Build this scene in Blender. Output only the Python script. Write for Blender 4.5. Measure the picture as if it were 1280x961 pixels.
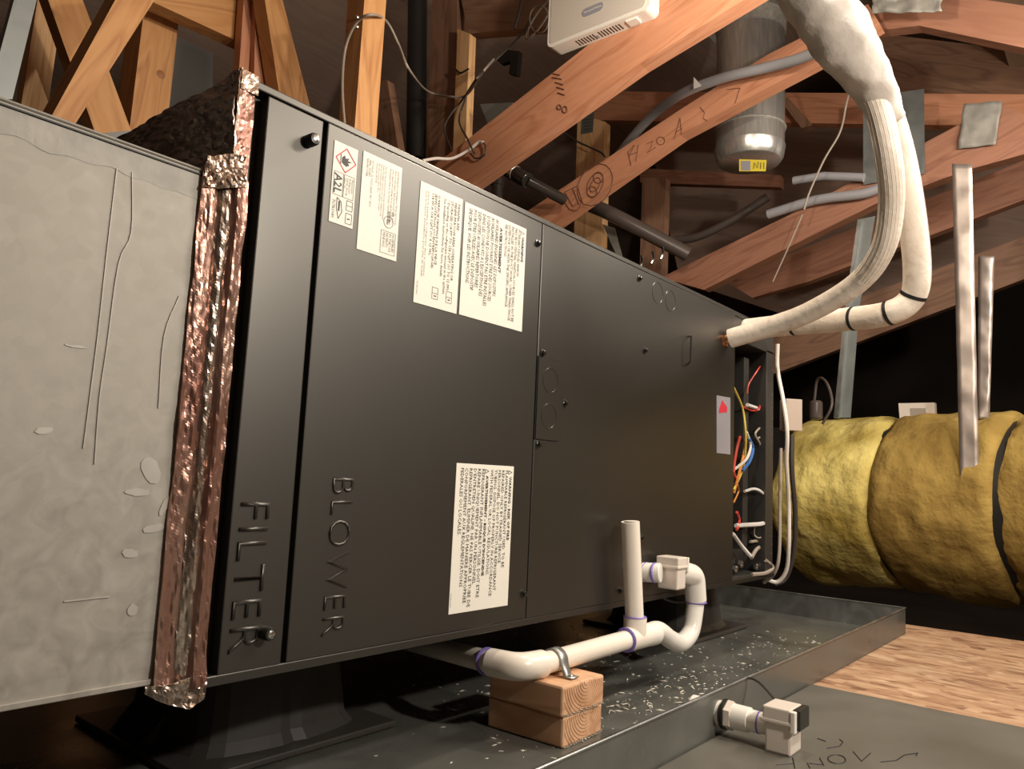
import bpy, bmesh, math, random
from mathutils import Vector, Matrix, noise
random.seed(7)
for o in list(bpy.data.objects): bpy.data.objects.remove(o)
SC = bpy.context.scene; COL = SC.collection
V = Vector

# ---------------- camera (world: X along the air handler, Y into depth, Z up) ----------------
F = 952.0; CX, CY = 640.0, 480.5
ax_x = V((784, 151, F)).normalized()
ax_z = V((370, -7930, F)); ax_z = (ax_z - ax_z.dot(ax_x)*ax_x).normalized()
ax_y = ax_z.cross(ax_x)
CAM = V((-0.34630302, -0.60643311, 0.18659046))
def W(v): return V((ax_x.dot(v), ax_y.dot(v), ax_z.dot(v)))     # camera axes -> world
def P(px, py, ax, val):
    d = W(V((px-CX, py-CY, F))); k = (val-CAM[ax])/d[ax]; return CAM + k*d
def PX(px, py, x): return P(px, py, 0, x)
def PY(px, py, y): return P(px, py, 1, y)
def PZ(px, py, z): return P(px, py, 2, z)
def PD(px, py, dep): return CAM + W(V((px-CX, py-CY, F)))*dep/F
cd = bpy.data.cameras.new('camera'); cam = bpy.data.objects.new('camera', cd); COL.objects.link(cam)
r_, u_, b_ = W(V((1,0,0))), W(V((0,-1,0))), W(V((0,0,-1)))
m = Matrix((r_, u_, b_)).transposed().to_4x4(); m.translation = CAM; cam.matrix_world = m
cd.sensor_width = 36; cd.lens = F/1280*36; cd.clip_start = 0.01; SC.camera = cam

# ---------------- light and exposure ----------------
SC.view_settings.view_transform = 'Standard'; SC.view_settings.look = 'None'
SC.view_settings.gamma = 1; SC.view_settings.use_curve_mapping = False
SC.view_settings.exposure = 0.42
w = bpy.data.worlds.new('world'); SC.world = w; w.use_nodes = True
w.node_tree.nodes['Background'].inputs[0].default_value = (0.9, 0.72, 0.6, 1)
w.node_tree.nodes['Background'].inputs[1].default_value = 0.06
def lamp(name, loc, power, col, rad):
    l = bpy.data.lights.new(name, 'POINT'); l.energy = power; l.color = col; l.shadow_soft_size = rad
    o = bpy.data.objects.new(name, l); COL.objects.link(o); o.location = loc; return o
lamp('work_lamp', (0.36, -1.12, 0.70), 29, (1.0, 0.91, 0.79), 0.03)
al = bpy.data.lights.new('highlight_strip_light', 'AREA'); al.shape = 'RECTANGLE'; al.size = 1.1; al.size_y = .09; al.energy = 16; al.color = (1.0, 0.90, 0.78)  # added area light, unseen; gives the cabinet top its long highlight
alo = bpy.data.objects.new('highlight_strip_light', al); COL.objects.link(alo); alo.location = (1.30, -0.85, 1.13); alo.rotation_euler = (math.radians(52), 0, 0)
lamp('attic_lamp', (0.76, -0.12, 1.12), 12.5, (1.0, 0.86, 0.68), 0.03)

# ---------------- materials ----------------
def newmat(name):
    mt = bpy.data.materials.new(name); mt.use_nodes = True; nt = mt.node_tree
    return mt, nt, nt.nodes['Principled BSDF']
def N(nt, t, **k):
    n = nt.nodes.new(t)
    for a, b in k.items(): setattr(n, a, b)
    return n
def coords(nt, scale=(1,1,1), kind='Object', rot=(0,0,0)):
    tc = N(nt, 'ShaderNodeTexCoord'); mp = N(nt, 'ShaderNodeMapping')
    mp.inputs['Scale'].default_value = scale; mp.inputs['Rotation'].default_value = rot
    nt.links.new(tc.outputs[kind], mp.inputs[0]); return mp.outputs[0]
def c4(c): return (c[0], c[1], c[2], 1)
def ramp(nt, fac, stops):
    r = N(nt, 'ShaderNodeValToRGB'); e = r.color_ramp.elements
    while len(e) < len(stops): e.new(0.5)
    for i, (p, c) in enumerate(stops): e[i].position = p; e[i].color = c4(c)
    nt.links.new(fac, r.inputs[0]); return r.outputs[0]
def bump(nt, b, h, s, d=0.002):
    n = N(nt, 'ShaderNodeBump'); n.inputs['Strength'].default_value = s; n.inputs['Distance'].default_value = d
    nt.links.new(h, n.inputs['Height']); nt.links.new(n.outputs[0], b.inputs['Normal'])
def mat(name, col, rough=0.5, metal=0.0, col2=None, scale=8, stretch=(1,1,1), bs=0, bscale=None, spec=None, bd=0.002, lo=.35, hi=.65, coat=0):
    mt, nt, b = newmat(name)
    b.inputs['Base Color'].default_value = c4(col); b.inputs['Roughness'].default_value = rough; b.inputs['Metallic'].default_value = metal
    if spec is not None: b.inputs['Specular IOR Level'].default_value = spec
    if coat: b.inputs['Coat Weight'].default_value = coat; b.inputs['Coat Roughness'].default_value = .2
    co = coords(nt, stretch)
    if col2:
        n = N(nt, 'ShaderNodeTexNoise'); n.inputs['Scale'].default_value = scale; n.inputs['Detail'].default_value = 6
        nt.links.new(co, n.inputs[0]); nt.links.new(ramp(nt, n.outputs[0], [(lo, col), (hi, col2)]), b.inputs['Base Color'])
    if bs:
        n = N(nt, 'ShaderNodeTexNoise'); n.inputs['Scale'].default_value = bscale or scale; n.inputs['Detail'].default_value = 5
        nt.links.new(co, n.inputs[0]); bump(nt, b, n.outputs[0], bs, bd)
    return mt
def wood(name, c1, c2, c3, rings=9, rough=0.62):
    mt, nt, b = newmat(name)
    oi = N(nt, 'ShaderNodeObjectInfo'); tc = N(nt, 'ShaderNodeTexCoord')
    ad = N(nt, 'ShaderNodeVectorMath', operation='MULTIPLY_ADD')
    cb = N(nt, 'ShaderNodeCombineXYZ')
    for i in range(3): nt.links.new(oi.outputs['Random'], cb.inputs[i])
    ad.inputs[1].default_value = (7, 3, 5); nt.links.new(cb.outputs[0], ad.inputs[0]); nt.links.new(tc.outputs['Object'], ad.inputs[2])
    mp = N(nt, 'ShaderNodeMapping'); mp.inputs['Scale'].default_value = (1.1, 9, 9); nt.links.new(ad.outputs[0], mp.inputs[0])
    wv = N(nt, 'ShaderNodeTexNoise'); wv.inputs['Scale'].default_value = 1.6; wv.inputs['Detail'].default_value = 2; wv.inputs['Distortion'].default_value = .6
    nt.links.new(mp.outputs[0], wv.inputs[0])
    mu = N(nt, 'ShaderNodeMath', operation='MULTIPLY'); mu.inputs[1].default_value = rings; nt.links.new(wv.outputs[0], mu.inputs[0])
    pp = N(nt, 'ShaderNodeMath', operation='PINGPONG'); pp.inputs[1].default_value = 1; nt.links.new(mu.outputs[0], pp.inputs[0])
    fi = N(nt, 'ShaderNodeTexNoise'); fi.inputs['Scale'].default_value = 14; fi.inputs['Detail'].default_value = 6
    nt.links.new(mp.outputs[0], fi.inputs[0])
    mx = N(nt, 'ShaderNodeMix'); mx.inputs[0].default_value = .42
    nt.links.new(pp.outputs[0], mx.inputs[2]); nt.links.new(fi.outputs[0], mx.inputs[3])
    nt.links.new(ramp(nt, mx.outputs[0], [(.12, c1), (.5, c2), (.85, c3)]), b.inputs['Base Color'])
    b.inputs['Roughness'].default_value = rough
    bump(nt, b, mx.outputs[0], .25, .001); return mt
def osb():
    mt, nt, b = newmat('osb')
    outs = []
    for sc, rot in (((58, 19, 1), .35), ((40, 11, 1), .5), ((48, 17, 1), -.35)):
        v = N(nt, 'ShaderNodeTexVoronoi'); v.inputs['Scale'].default_value = 1.0
        nt.links.new(coords(nt, sc, rot=(0, 0, rot)), v.inputs[0]); outs.append(v)
    n = N(nt, 'ShaderNodeTexNoise'); n.inputs['Scale'].default_value = 14; nt.links.new(coords(nt), n.inputs[0])
    sel = ramp(nt, n.outputs[0], [(.46, (0,0,0)), (.5, (1,1,1))])
    m1 = N(nt, 'ShaderNodeMix', data_type='RGBA'); nt.links.new(sel, m1.inputs[0])
    nt.links.new(outs[0].outputs['Color'], m1.inputs[6]); nt.links.new(outs[2].outputs['Color'], m1.inputs[7])
    bw = N(nt, 'ShaderNodeRGBToBW'); nt.links.new(m1.outputs[2], bw.inputs[0])
    fi = N(nt, 'ShaderNodeTexNoise'); fi.inputs['Scale'].default_value = 1; fi.inputs['Detail'].default_value = 8; nt.links.new(coords(nt, (90, 22, 1), rot=(0,0,.2)), fi.inputs[0])
    mx = N(nt, 'ShaderNodeMix'); mx.inputs[0].default_value = .55; fi.inputs['Distortion'].default_value = 1.0; nt.links.new(bw.outputs[0], mx.inputs[2]); nt.links.new(fi.outputs[0], mx.inputs[3])
    nt.links.new(ramp(nt, mx.outputs[0], [(.27, (.17,.08,.04)), (.42, (.38,.22,.125)), (.6, (.47,.30,.18)), (.8, (.62,.44,.29))]), b.inputs['Base Color'])
    b.inputs['Roughness'].default_value = .75; bump(nt, b, mx.outputs[0], .35, .003); return mt
def galv(name, c1, c2, rough, metal, sc=30, bs=.1):
    mt, nt, b = newmat(name)
    v = N(nt, 'ShaderNodeTexVoronoi'); v.inputs['Scale'].default_value = sc; nt.links.new(coords(nt), v.inputs[0])
    n = N(nt, 'ShaderNodeTexNoise'); n.inputs['Scale'].default_value = sc*.45; n.inputs['Detail'].default_value = 9; n.inputs['Distortion'].default_value = 1.2
    nt.links.new(coords(nt), n.inputs[0])
    bw = N(nt, 'ShaderNodeRGBToBW'); nt.links.new(v.outputs['Color'], bw.inputs[0])
    mx = N(nt, 'ShaderNodeMix'); mx.inputs[0].default_value = .9; nt.links.new(bw.outputs[0], mx.inputs[2]); nt.links.new(n.outputs[0], mx.inputs[3])
    nt.links.new(ramp(nt, mx.outputs[0], [(.3, c1), (.7, c2)]), b.inputs['Base Color'])
    rr = ramp(nt, n.outputs[0], [(.3, (rough-.08,)*3), (.7, (rough+.1,)*3)])
    nt.links.new(rr, b.inputs['Roughness']); b.inputs['Metallic'].default_value = metal
    if bs: bump(nt, b, n.outputs[0], bs, .001)
    return mt
M = dict(
 fir=wood('fir', (.52,.24,.08), (.60,.31,.12), (.42,.18,.06)),
 red=wood('red_fir', (.53,.23,.125), (.60,.28,.16), (.45,.18,.09)),
 pale=wood('pale_fir', (.66,.38,.17), (.74,.47,.24), (.55,.28,.11)),
 dim=wood('dim_fir', (.24,.13,.08), (.30,.165,.10), (.18,.095,.06)),  # fir darkened in its colour for dimly lit timbers
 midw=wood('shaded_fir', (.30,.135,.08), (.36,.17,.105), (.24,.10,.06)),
 canm=mat('canister_metal', (.60,.60,.57), .30, .75, (.46,.46,.44), 14, (8,8,1), bs=.15, bscale=30, bd=.001),
 block=wood('block_wood', (.60,.34,.19), (.70,.43,.26), (.50,.27,.14)),
 osb=osb(),
 deck=wood('roof_deck', (.34,.23,.18), (.40,.28,.22), (.27,.18,.14), rings=4),
 galv=galv('galvanized', (.28,.265,.235), (.42,.40,.36), .64, .4, 95, .04),
 galvd=galv('galvanized_dark', (.30,.31,.30), (.42,.43,.42), .38, .9, 30),
 pan=galv('pan_metal', (.10,.10,.09), (.155,.158,.142), .3, .25, 14, .05),
 sheet=galv('sheet_metal', (.15,.145,.125), (.21,.20,.175), .45, .45, 8, .15),
 black=mat('black_paint', (.100,.096,.088), .40, .9, (.108,.104,.095), 5, bs=.03, bscale=260, bd=.0005, spec=.8),
 blackf=mat('black_frame', (.045,.042,.038), .4, .3),
 void=mat('black_gap', (.004,.004,.004), .8),
 foil=mat('foil', (.55,.49,.43), .24, .9, (.40,.28,.22), 9, (2.5,1,.5), bs=.4, bscale=30, bd=.002),
 foilr=mat('foil_wood_reflection', (.36,.235,.185), .3, .75, (.25,.105,.08), 14, (3,1,.35), bs=.4, bscale=36, bd=.002),  # reflection of reddish wood mixed into the foil's base colour
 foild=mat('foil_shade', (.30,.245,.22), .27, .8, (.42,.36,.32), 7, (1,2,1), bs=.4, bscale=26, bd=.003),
 mastic=mat('mastic', (.28,.27,.245), .6, .2, (.36,.345,.31), 30, bs=.3, bscale=50),
 pvc=mat('pvc', (.90,.84,.75), .28, 0, (.84,.77,.67), 12, spec=.5),
 pvcw=mat('pvc_white', (.84,.81,.75), .25, 0, spec=.5),
 purple=mat('purple_primer', (.22,.16,.50), .4),
 plast=mat('beige_plastic', (.70,.63,.56), .35), tan=mat('tan_box', (.42,.34,.28), .4),
 white=mat('white_plastic', (.82,.79,.73), .3),
 wface=mat('router_face', (.62,.56,.50), .45),
 badge=mat('badge_grey', (.30,.30,.34), .4),
 bplast=mat('black_plastic', (.02,.019,.018), .38),
 ped=mat('pedestal_plastic', (.045,.04,.037), .4, 0, (.055,.05,.045), 6),
 rubber=mat('black_rubber', (.012,.012,.012), .5),
 ins=mat('insulation_wrap', (.84,.76,.66), .5, 0, (.74,.65,.55), 30, (1,1,1), bs=.6, bscale=70, bd=.003),
 tape=mat('grey_tape', (.60,.55,.50), .42, 0, (.50,.45,.40), 12, bs=.6, bscale=28, bd=.006),
 copper=mat('copper', (.80,.42,.20), .25, 1.0),
 brass=mat('screw_metal', (.55,.53,.50), .25, 1.0),
 screwb=mat('dark_screw', (.10,.10,.10), .25, .9),
 paper=mat('label_paper', (.80,.78,.70), .45),
 ink=mat('ink', (.045,.045,.045), .6),
 inkg=mat('grey_ink', (.22,.22,.21), .6),
 redink=mat('red_ink', (.62,.03,.06), .5),
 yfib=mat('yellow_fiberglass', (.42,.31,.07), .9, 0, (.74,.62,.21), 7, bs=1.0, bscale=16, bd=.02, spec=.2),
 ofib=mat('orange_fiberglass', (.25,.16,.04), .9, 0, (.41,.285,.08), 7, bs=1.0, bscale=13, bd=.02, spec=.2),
 conduit=mat('grey_conduit', (.33,.33,.35), .45),
 cable=mat('grey_cable', (.34,.29,.24), .5),
 cablew=mat('white_cable', (.78,.72,.66), .45),
 cabled=mat('dark_cable', (.05,.04,.035), .5),
 wred=mat('red_wire', (.50,.05,.03), .4), wblue=mat('blue_wire', (.05,.15,.42), .4), wwhite=mat('white_wire', (.6,.58,.55), .4),
 worange=mat('orange_wire', (.62,.24,.05), .4), wyel=mat('yellow_wire', (.55,.42,.08), .4),
 gplate=galv('gusset', (.17,.185,.185), (.24,.26,.255), .45, .6, 20),
 gpan=mat('grey_panel', (.16,.16,.155), .7, 0, (.19,.19,.18), 3),
 pipeb=mat('glossy_black_pipe', (.03,.025,.022), .18),
 pipebr=mat('brown_pipe', (.085,.066,.058), .35),
 chip=mat('debris', (.62,.58,.50), .6), yel=mat('yellow_sticker', (.75,.62,.06), .5),
 smear=mat('chalk_smear', (.44,.42,.38), .55, .3, (.38,.36,.33), 40),
 knot=mat('wood_knot', (.26,.10,.04), .6, 0, (.40,.18,.07), 20),
 stamp=mat('stamp_ink', (.10,.04,.028), .7, 0, (.20,.085,.05), 60),
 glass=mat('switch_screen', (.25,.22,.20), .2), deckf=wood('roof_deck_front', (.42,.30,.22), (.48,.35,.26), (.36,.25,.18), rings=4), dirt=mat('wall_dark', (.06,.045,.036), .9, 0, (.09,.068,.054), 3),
)

# ---------------- builders ----------------
def tag(o, label=None, cat=None, group=None, kind=None):
    if label: o['label'] = label
    if cat: o['category'] = cat
    if group: o['group'] = group
    if kind: o['kind'] = kind
    return o
def thing(name, label, cat, loc=(0,0,0), group=None):
    o = bpy.data.objects.new(name, None); COL.objects.link(o); o.location = loc; o.empty_display_size = .05
    return tag(o, label, cat, group)
def link(name, bm, mt, parent=None, smooth=False, mtx=None, local=False):
    me = bpy.data.meshes.new(name)
    if mtx is not None and not local:
        bmesh.ops.transform(bm, matrix=mtx.inverted(), verts=bm.verts)
    bmesh.ops.recalc_face_normals(bm, faces=bm.faces)
    bm.to_mesh(me); bm.free()
    if smooth:
        for p in me.polygons: p.use_smooth = True
    me.materials.append(M[mt] if isinstance(mt, str) else mt)
    o = bpy.data.objects.new(name, me); COL.objects.link(o)
    if mtx is not None: o.matrix_basis = mtx
    if parent is not None:
        o.parent = parent; q = parent; pm = Matrix.Identity(4)
        while q is not None: pm = q.matrix_basis @ pm; q = q.parent
        o.matrix_basis = pm.inverted() @ o.matrix_basis
    return o
def bev(bm, w, seg=2, ang=.6):
    if w <= 0: return
    es = [e for e in bm.edges if len(e.link_faces) == 2 and e.calc_face_angle(0) > ang]
    bmesh.ops.bevel(bm, geom=es, offset=w, segments=seg, affect='EDGES', profile=.5)
def boxbm(lo, hi, b=0, seg=2, bm=None):
    t = bmesh.new()
    bmesh.ops.create_cube(t, size=1)
    for v in t.verts:
        for i in range(3): v.co[i] = lo[i] + (v.co[i]+.5)*(hi[i]-lo[i])
    bev(t, b, seg)
    if bm is None: return t
    me = bpy.data.meshes.new('x'); t.to_mesh(me); t.free(); bm.from_mesh(me); bpy.data.meshes.remove(me); return bm
def box(name, lo, hi, mt, parent=None, b=.001, seg=2):
    ctr = Matrix.Translation(V([(lo[i]+hi[i])/2 for i in range(3)]))
    return link(name, boxbm(lo, hi, b, seg), mt, parent, mtx=ctr)
def boxes(name, lst, mt, parent=None, b=.001):
    bm = bmesh.new()
    for lo, hi in lst: boxbm(lo, hi, b, 1, bm)
    return link(name, bm, mt, parent)
def prism(name, pts, d, mt, parent=None, b=0, frame=True, seg=2):
    """closed outline pts extruded by vector d"""
    bm = bmesh.new(); d = V(d)
    a = [bm.verts.new(p) for p in pts]; c = [bm.verts.new(V(p)+d) for p in pts]
    bm.faces.new(a); bm.faces.new(c[::-1]); n = len(pts)
    for i in range(n): bm.faces.new((a[i], c[i], c[(i+1) % n], a[(i+1) % n]))
    bev(bm, b, seg)
    mtx = None
    if frame:
        # local X along the longest direction of the outline
        e = [(V(pts[(i+1) % n])-V(pts[i])) for i in range(n)]
        L = max(e, key=lambda q: q.length).normalized(); dz = d.normalized(); L = (L-L.dot(dz)*dz).normalized()
        yy = dz.cross(L); mtx = Matrix((L, yy, dz)).transposed().to_4x4(); mtx.translation = V(pts[0])
    return link(name, bm, mt, parent, mtx=mtx)
def smooth_path(pts, n=6):
    pts = [V(p) for p in pts]; out = []
    q = [pts[0]*2-pts[1]] + pts + [pts[-1]*2-pts[-2]]
    for i in range(1, len(q)-2):
        p0, p1, p2, p3 = q[i-1:i+3]
        for k in range(n):
            t = k/n
            out.append(.5*((2*p1)+(-p0+p2)*t+(2*p0-5*p1+4*p2-p3)*t*t+(-p0+3*p1-3*p2+p3)*t**3))
    out.append(pts[-1]); return out
def fillet(pts, r, n=6):
    pts = [V(p) for p in pts]; out = [pts[0]]
    for i in range(1, len(pts)-1):
        a = (pts[i-1]-pts[i]).normalized(); b = (pts[i+1]-pts[i]).normalized()
        ang = math.acos(max(-1, min(1, a.dot(b))))/2
        d = min(r/math.tan(ang), (pts[i-1]-pts[i]).length*.48, (pts[i+1]-pts[i]).length*.48)
        s, e = pts[i]+a*d, pts[i]+b*d
        for k in range(n+1):
            t = k/n; out.append((1-t)**2*s+2*t*(1-t)*pts[i]+t*t*e)
    out.append(pts[-1]); return out
def tubebm(pts, r, seg=10, bm=None, cap=True, flat=None):
    bm = bm or bmesh.new(); pts = [V(p) for p in pts]; n = len(pts)
    rs = r if isinstance(r, (list, tuple)) else [r]*n
    if len(rs) != n: rs = [rs[min(len(rs)-1, int(i/(n-1)*(len(rs)-1)+.5))] for i in range(n)]
    t0 = (pts[1]-pts[0]).normalized(); up = V((0,0,1)) if abs(t0.z) < .9 else V((1,0,0))
    u = (up-up.dot(t0)*t0).normalized(); rings = []
    for i in range(n):
        t = (pts[min(i+1, n-1)]-pts[max(i-1, 0)]).normalized()
        u = (u-u.dot(t)*t).normalized(); v = t.cross(u)
        rings.append([bm.verts.new(pts[i]+rs[i]*(math.cos(a)*u+math.sin(a)*v)) for a in [2*math.pi*k/seg for k in range(seg)]])
    for i in range(n-1):
        for k in range(seg): bm.faces.new((rings[i][k], rings[i][(k+1) % seg], rings[i+1][(k+1) % seg], rings[i+1][k]))
    if cap: bm.faces.new(rings[0][::-1]); bm.faces.new(rings[-1])
    return bm
def sharp(o, ang=.7):
    me = o.data; bm = bmesh.new(); bm.from_mesh(me)
    for e in bm.edges:
        if len(e.link_faces) == 2 and e.calc_face_angle(0) > ang: e.smooth = False
    bm.to_mesh(me); bm.free(); return o
def tube(name, pts, r, mt, parent=None, seg=12, smooth=0):
    if smooth: pts = smooth_path(pts, smooth)
    return sharp(link(name, tubebm(pts, r, seg), mt, parent, smooth=True))
def lathe(name, c, axis, prof, mt, parent=None, seg=24, ang=.6):
    """prof = [(distance along axis, radius)]"""
    axis = V(axis).normalized(); up = V((0,0,1)) if abs(axis.z) < .9 else V((1,0,0))
    u = (up-up.dot(axis)*axis).normalized(); v = axis.cross(u); bm = bmesh.new(); rings = []
    for h, r in prof:
        rings.append([bm.verts.new(V(c)+axis*h+max(r, 1e-5)*(math.cos(a)*u+math.sin(a)*v)) for a in [2*math.pi*k/seg for k in range(seg)]])
    for i in range(len(prof)-1):
        for k in range(seg): bm.faces.new((rings[i][k], rings[i][(k+1) % seg], rings[i+1][(k+1) % seg], rings[i+1][k]))
    bm.faces.new(rings[0][::-1]); bm.faces.new(rings[-1])
    return sharp(link(name, bm, mt, parent, smooth=True), ang)
def crumple(name, f, nu, nv, amp, sc, mt, parent=None, thick=.0012, nrm=(0,-1,0), st=(1,1,1)):
    """f(u,v)->point, displaced along nrm by crinkle noise and given a thickness"""
    bm = bmesh.new(); nrm = V(nrm); g = []
    for i in range(nu+1):
        row = []
        for j in range(nv+1):
            p = V(f(i/nu, j/nv)); q = V((p.x*st[0], p.y*st[1], p.z*st[2]))*sc
            d = noise.noise(q)+.6*abs(noise.noise(q*2.3+V((5,1,2))))+.35*noise.noise(q*5.1)
            row.append(bm.verts.new(p+nrm*d*amp+V((noise.noise(q+V((9,0,0))), noise.noise(q+V((0,9,0))), noise.noise(q+V((0,0,9)))))*amp*.5))
        g.append(row)
    for i in range(nu):
        for j in range(nv): bm.faces.new((g[i][j], g[i+1][j], g[i+1][j+1], g[i][j+1]))
    bmesh.ops.recalc_face_normals(bm, faces=bm.faces)
    o = link(name, bm, mt, parent, smooth=False)
    if mt == 'mastic' and thick > .0005: [setattr(pp, 'use_smooth', True) for pp in o.data.polygons]
    s = o.modifiers.new('solid', 'SOLIDIFY'); s.thickness = thick
    return o
def text(name, s, org, xd, up, size, mt, parent=None, fit=None, ext=0.0, align='LEFT', spacing=1.0, line=1.0, bevel=0.0, off=0.0, lighten=1):
    """text starting at org (top-left), reading along xd, letters' tops towards up; fit = (width, height)"""
    cu = bpy.data.curves.new(name, 'FONT'); cu.body = s; cu.size = 1; cu.resolution_u = 1 if ext == 0 else 3; cu.extrude = 0
    cu.space_character = spacing; cu.space_line = line; cu.offset = off
    to = bpy.data.objects.new(name, cu); COL.objects.link(to)
    me = bpy.data.meshes.new_from_object(to.evaluated_get(bpy.context.evaluated_depsgraph_get()))
    bpy.data.objects.remove(to); bpy.data.curves.remove(cu)
    xs = [v.co.x for v in me.vertices]; ys = [v.co.y for v in me.vertices]
    x0, x1, y0, y1 = min(xs), max(xs), min(ys), max(ys)
    sx = sy = size
    if fit: sx, sy = fit[0]/(x1-x0), fit[1]/(y1-y0)
    xd = V(xd).normalized(); up = V(up).normalized(); nr = xd.cross(up); org = V(org)
    for v in me.vertices:
        v.co = org + xd*((v.co.x-x0)*sx) + up*((v.co.y-y1)*sy) + nr*.0004
    me.materials.clear(); me.materials.append(M[mt])
    if ext:
        bm = bmesh.new(); bm.from_mesh(me)
        r = bmesh.ops.extrude_face_region(bm, geom=bm.faces[:])
        vs = [g for g in r['geom'] if isinstance(g, bmesh.types.BMVert)]
        bmesh.ops.translate(bm, verts=vs, vec=nr*ext); bmesh.ops.recalc_face_normals(bm, faces=bm.faces)
        bm.to_mesh(me); bm.free()
    o = bpy.data.objects.new(name, me); COL.objects.link(o)
    if parent is not None:
        o.parent = parent; q = parent; pm = Matrix.Identity(4)
        while q is not None: pm = q.matrix_basis @ pm; q = q.parent
        o.matrix_basis = pm.inverted()
    return o
def member(name, label, quad, ax, val, T, mt, cat='beam', group=None, b=.0025, yaw=None):
    """framing member: four outline pixels of its front face on the plane ax=val; extruded by T behind it"""
    pts = [P(x, y, ax, val) for x, y in quad]; d = [0,0,0]; d[ax] = T
    o = prism(name, pts, d, mt, None, b)
    return tag(o, label, cat, group)

# ---------------- the setting ----------------
FZ = -0.13                                                  # attic floor level
def st(o): o['kind'] = 'structure'; return o
st(box('floor', (-3.2, -3.0, FZ-.022), (1.80, .87, FZ-.004), 'osb', b=.001))
st(box('floor', (-3.2, -3.0, FZ-.30), (6.5, 4.5, FZ-.25), 'dirt', b=0))
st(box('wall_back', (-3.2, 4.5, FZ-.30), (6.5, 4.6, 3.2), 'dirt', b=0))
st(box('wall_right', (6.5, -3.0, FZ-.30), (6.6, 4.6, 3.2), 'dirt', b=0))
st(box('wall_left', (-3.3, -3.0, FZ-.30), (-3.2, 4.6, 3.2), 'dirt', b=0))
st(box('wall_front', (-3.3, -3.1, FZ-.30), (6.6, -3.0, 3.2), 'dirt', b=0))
# roof deck: two slopes meeting over the line y = -0.1
RZ, RY, FY0 = 2.46, -0.1, -0.32
bm = bmesh.new()
vs = [V((-3.3, FY0, RZ)), V((6.6, FY0, RZ)), V((6.6, 4.6, RZ-.27*4.7)), V((-3.3, 4.6, RZ-.27*4.7))]
st(prism('ceiling', vs, (0,0,.03), 'deck'))
FY, FZR = -0.32, 1.66
vs = [V((-3.3, FY, FZR)), V((6.6, FY, FZR)), V((6.6, -3.1, FZR-.27*2.78)), V((-3.3, -3.1, FZR-.27*2.78))]
st(prism('ceiling', vs, (0,0,.03), 'deckf'))
st(box('wall_ridge', (-3.3, FY-.03, FZR), (6.6, FY, RZ+.03), 'deck', b=0))

# ---------------- roof framing ----------------
member('truss_chord', 'reddish sloped wooden chord carrying the white box, level mark stamped beside it',
       [(500,240), (700,84), (850,-35), (1010,-60), (985,-34), (800,80), (593,228), (520,285)], 0, 1.15, .045, 'red')
member('truss_chord', 'reddish sloped wooden chord with handwritten H2O A and round ink stamps',
       [(620,290), (850,137), (960,68), (1085,5), (1100,30), (1034,70), (850,168), (695,279), (640,318)], 0, 1.65, .05, 'red')
member('truss_web', 'dim wooden chord running level behind the round metal canister', [(738,114), (1300,118), (1300,158), (738,150)], 0, 2.35, .04, 'red')
member('truss_chord', 'reddish brown sloping chord passing below the metal gusset plate',
       [(826,347), (1000,262), (1250,128), (1290,150), (1290,190), (1210,212), (1100,252), (880,362)], 0, 2.15, .045, 'midw')
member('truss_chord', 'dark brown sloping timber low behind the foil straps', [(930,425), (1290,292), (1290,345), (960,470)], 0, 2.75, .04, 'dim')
member('rafter', 'brown rafter running down to the right under the roof deck in the upper right corner',
       [(1100,-20), (1300,10), (1300,64), (1149,32), (1080,40)], 0, 1.72, .04, 'midw')
member('roof_board', 'dim brown board band behind the metal gusset plate', [(1085,40), (1300,66), (1300,120), (1075,116)], 0, 2.6, .03, 'dim')
member('brace', 'short diagonal wooden brace to the right of the metal canister', [(974,124), (985,122), (1016,156), (1002,160)], 0, 2.31, .04, 'dim', 'brace')
member('stud', 'orange wooden post with a grey cable stapled near its top', [(436,-20), (457,-20), (441,190), (421,190)], 0, .70, .065, 'fir', 'post')
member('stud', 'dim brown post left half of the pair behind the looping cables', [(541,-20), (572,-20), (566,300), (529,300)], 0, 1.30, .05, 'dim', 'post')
member('stud', 'narrow lit side of the dim post, coloured pale, with black clip', [(572,36), (587,42), (577,300), (562,300)], 0, 1.27, .03, 'pale', 'post')  # bright side of the dim post; the light is in the pale colour
member('header', 'wide dim brown board at the top edge, left of the white box', [(572,-20), (700,-20), (700,32), (586,42)], 0, 1.30, .04, 'dim')
member('stud', 'pale knotty post with printed label between the two red chords', [(722,142), (756,152), (748,430), (714,430)], 0, 2.0, .04, 'pale', 'post')
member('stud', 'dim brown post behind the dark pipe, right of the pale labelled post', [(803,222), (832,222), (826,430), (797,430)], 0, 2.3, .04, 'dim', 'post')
member('stud', 'pale orange post with rough splintered left edge behind the metal duct', [(50,-20), (82,-20), (20,420), (-20,420)], 1, 1.35, .04, 'pale', 'post')
member('diagonal_brace', 'large brown diagonal brace with one lit face, leaning over the metal duct',
       [(155,-20), (206,-20), (78,180), (48,175)], 1, .88, .085, 'fir', 'brace')
member('diagonal_brace', 'orange diagonal brace crossing behind the large brown one', [(53,-20), (96,-20), (172,185), (126,185)], 1, 1.18, .04, 'fir', 'brace')
stud = member('stud', 'orange vertical post with a dark round knot behind the metal duct', [(180,12), (223,28), (162,600), (108,600)], 1, 1.26, .09, 'fir', 'post')
kp = PY(201, 93, 1.26)
lathe('knot', kp+V((0,.0,0)), (0,-1,0), [(0, .0001), (.0002,.011), (.0012,.009), (.0016,.0001)], 'knot', stud)
member('header', 'orange sloping cross board butting into the reddish post', [(193,-25), (316,-8), (312,17), (307,56), (192,3)], 1, 1.16, .045, 'fir')
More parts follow.
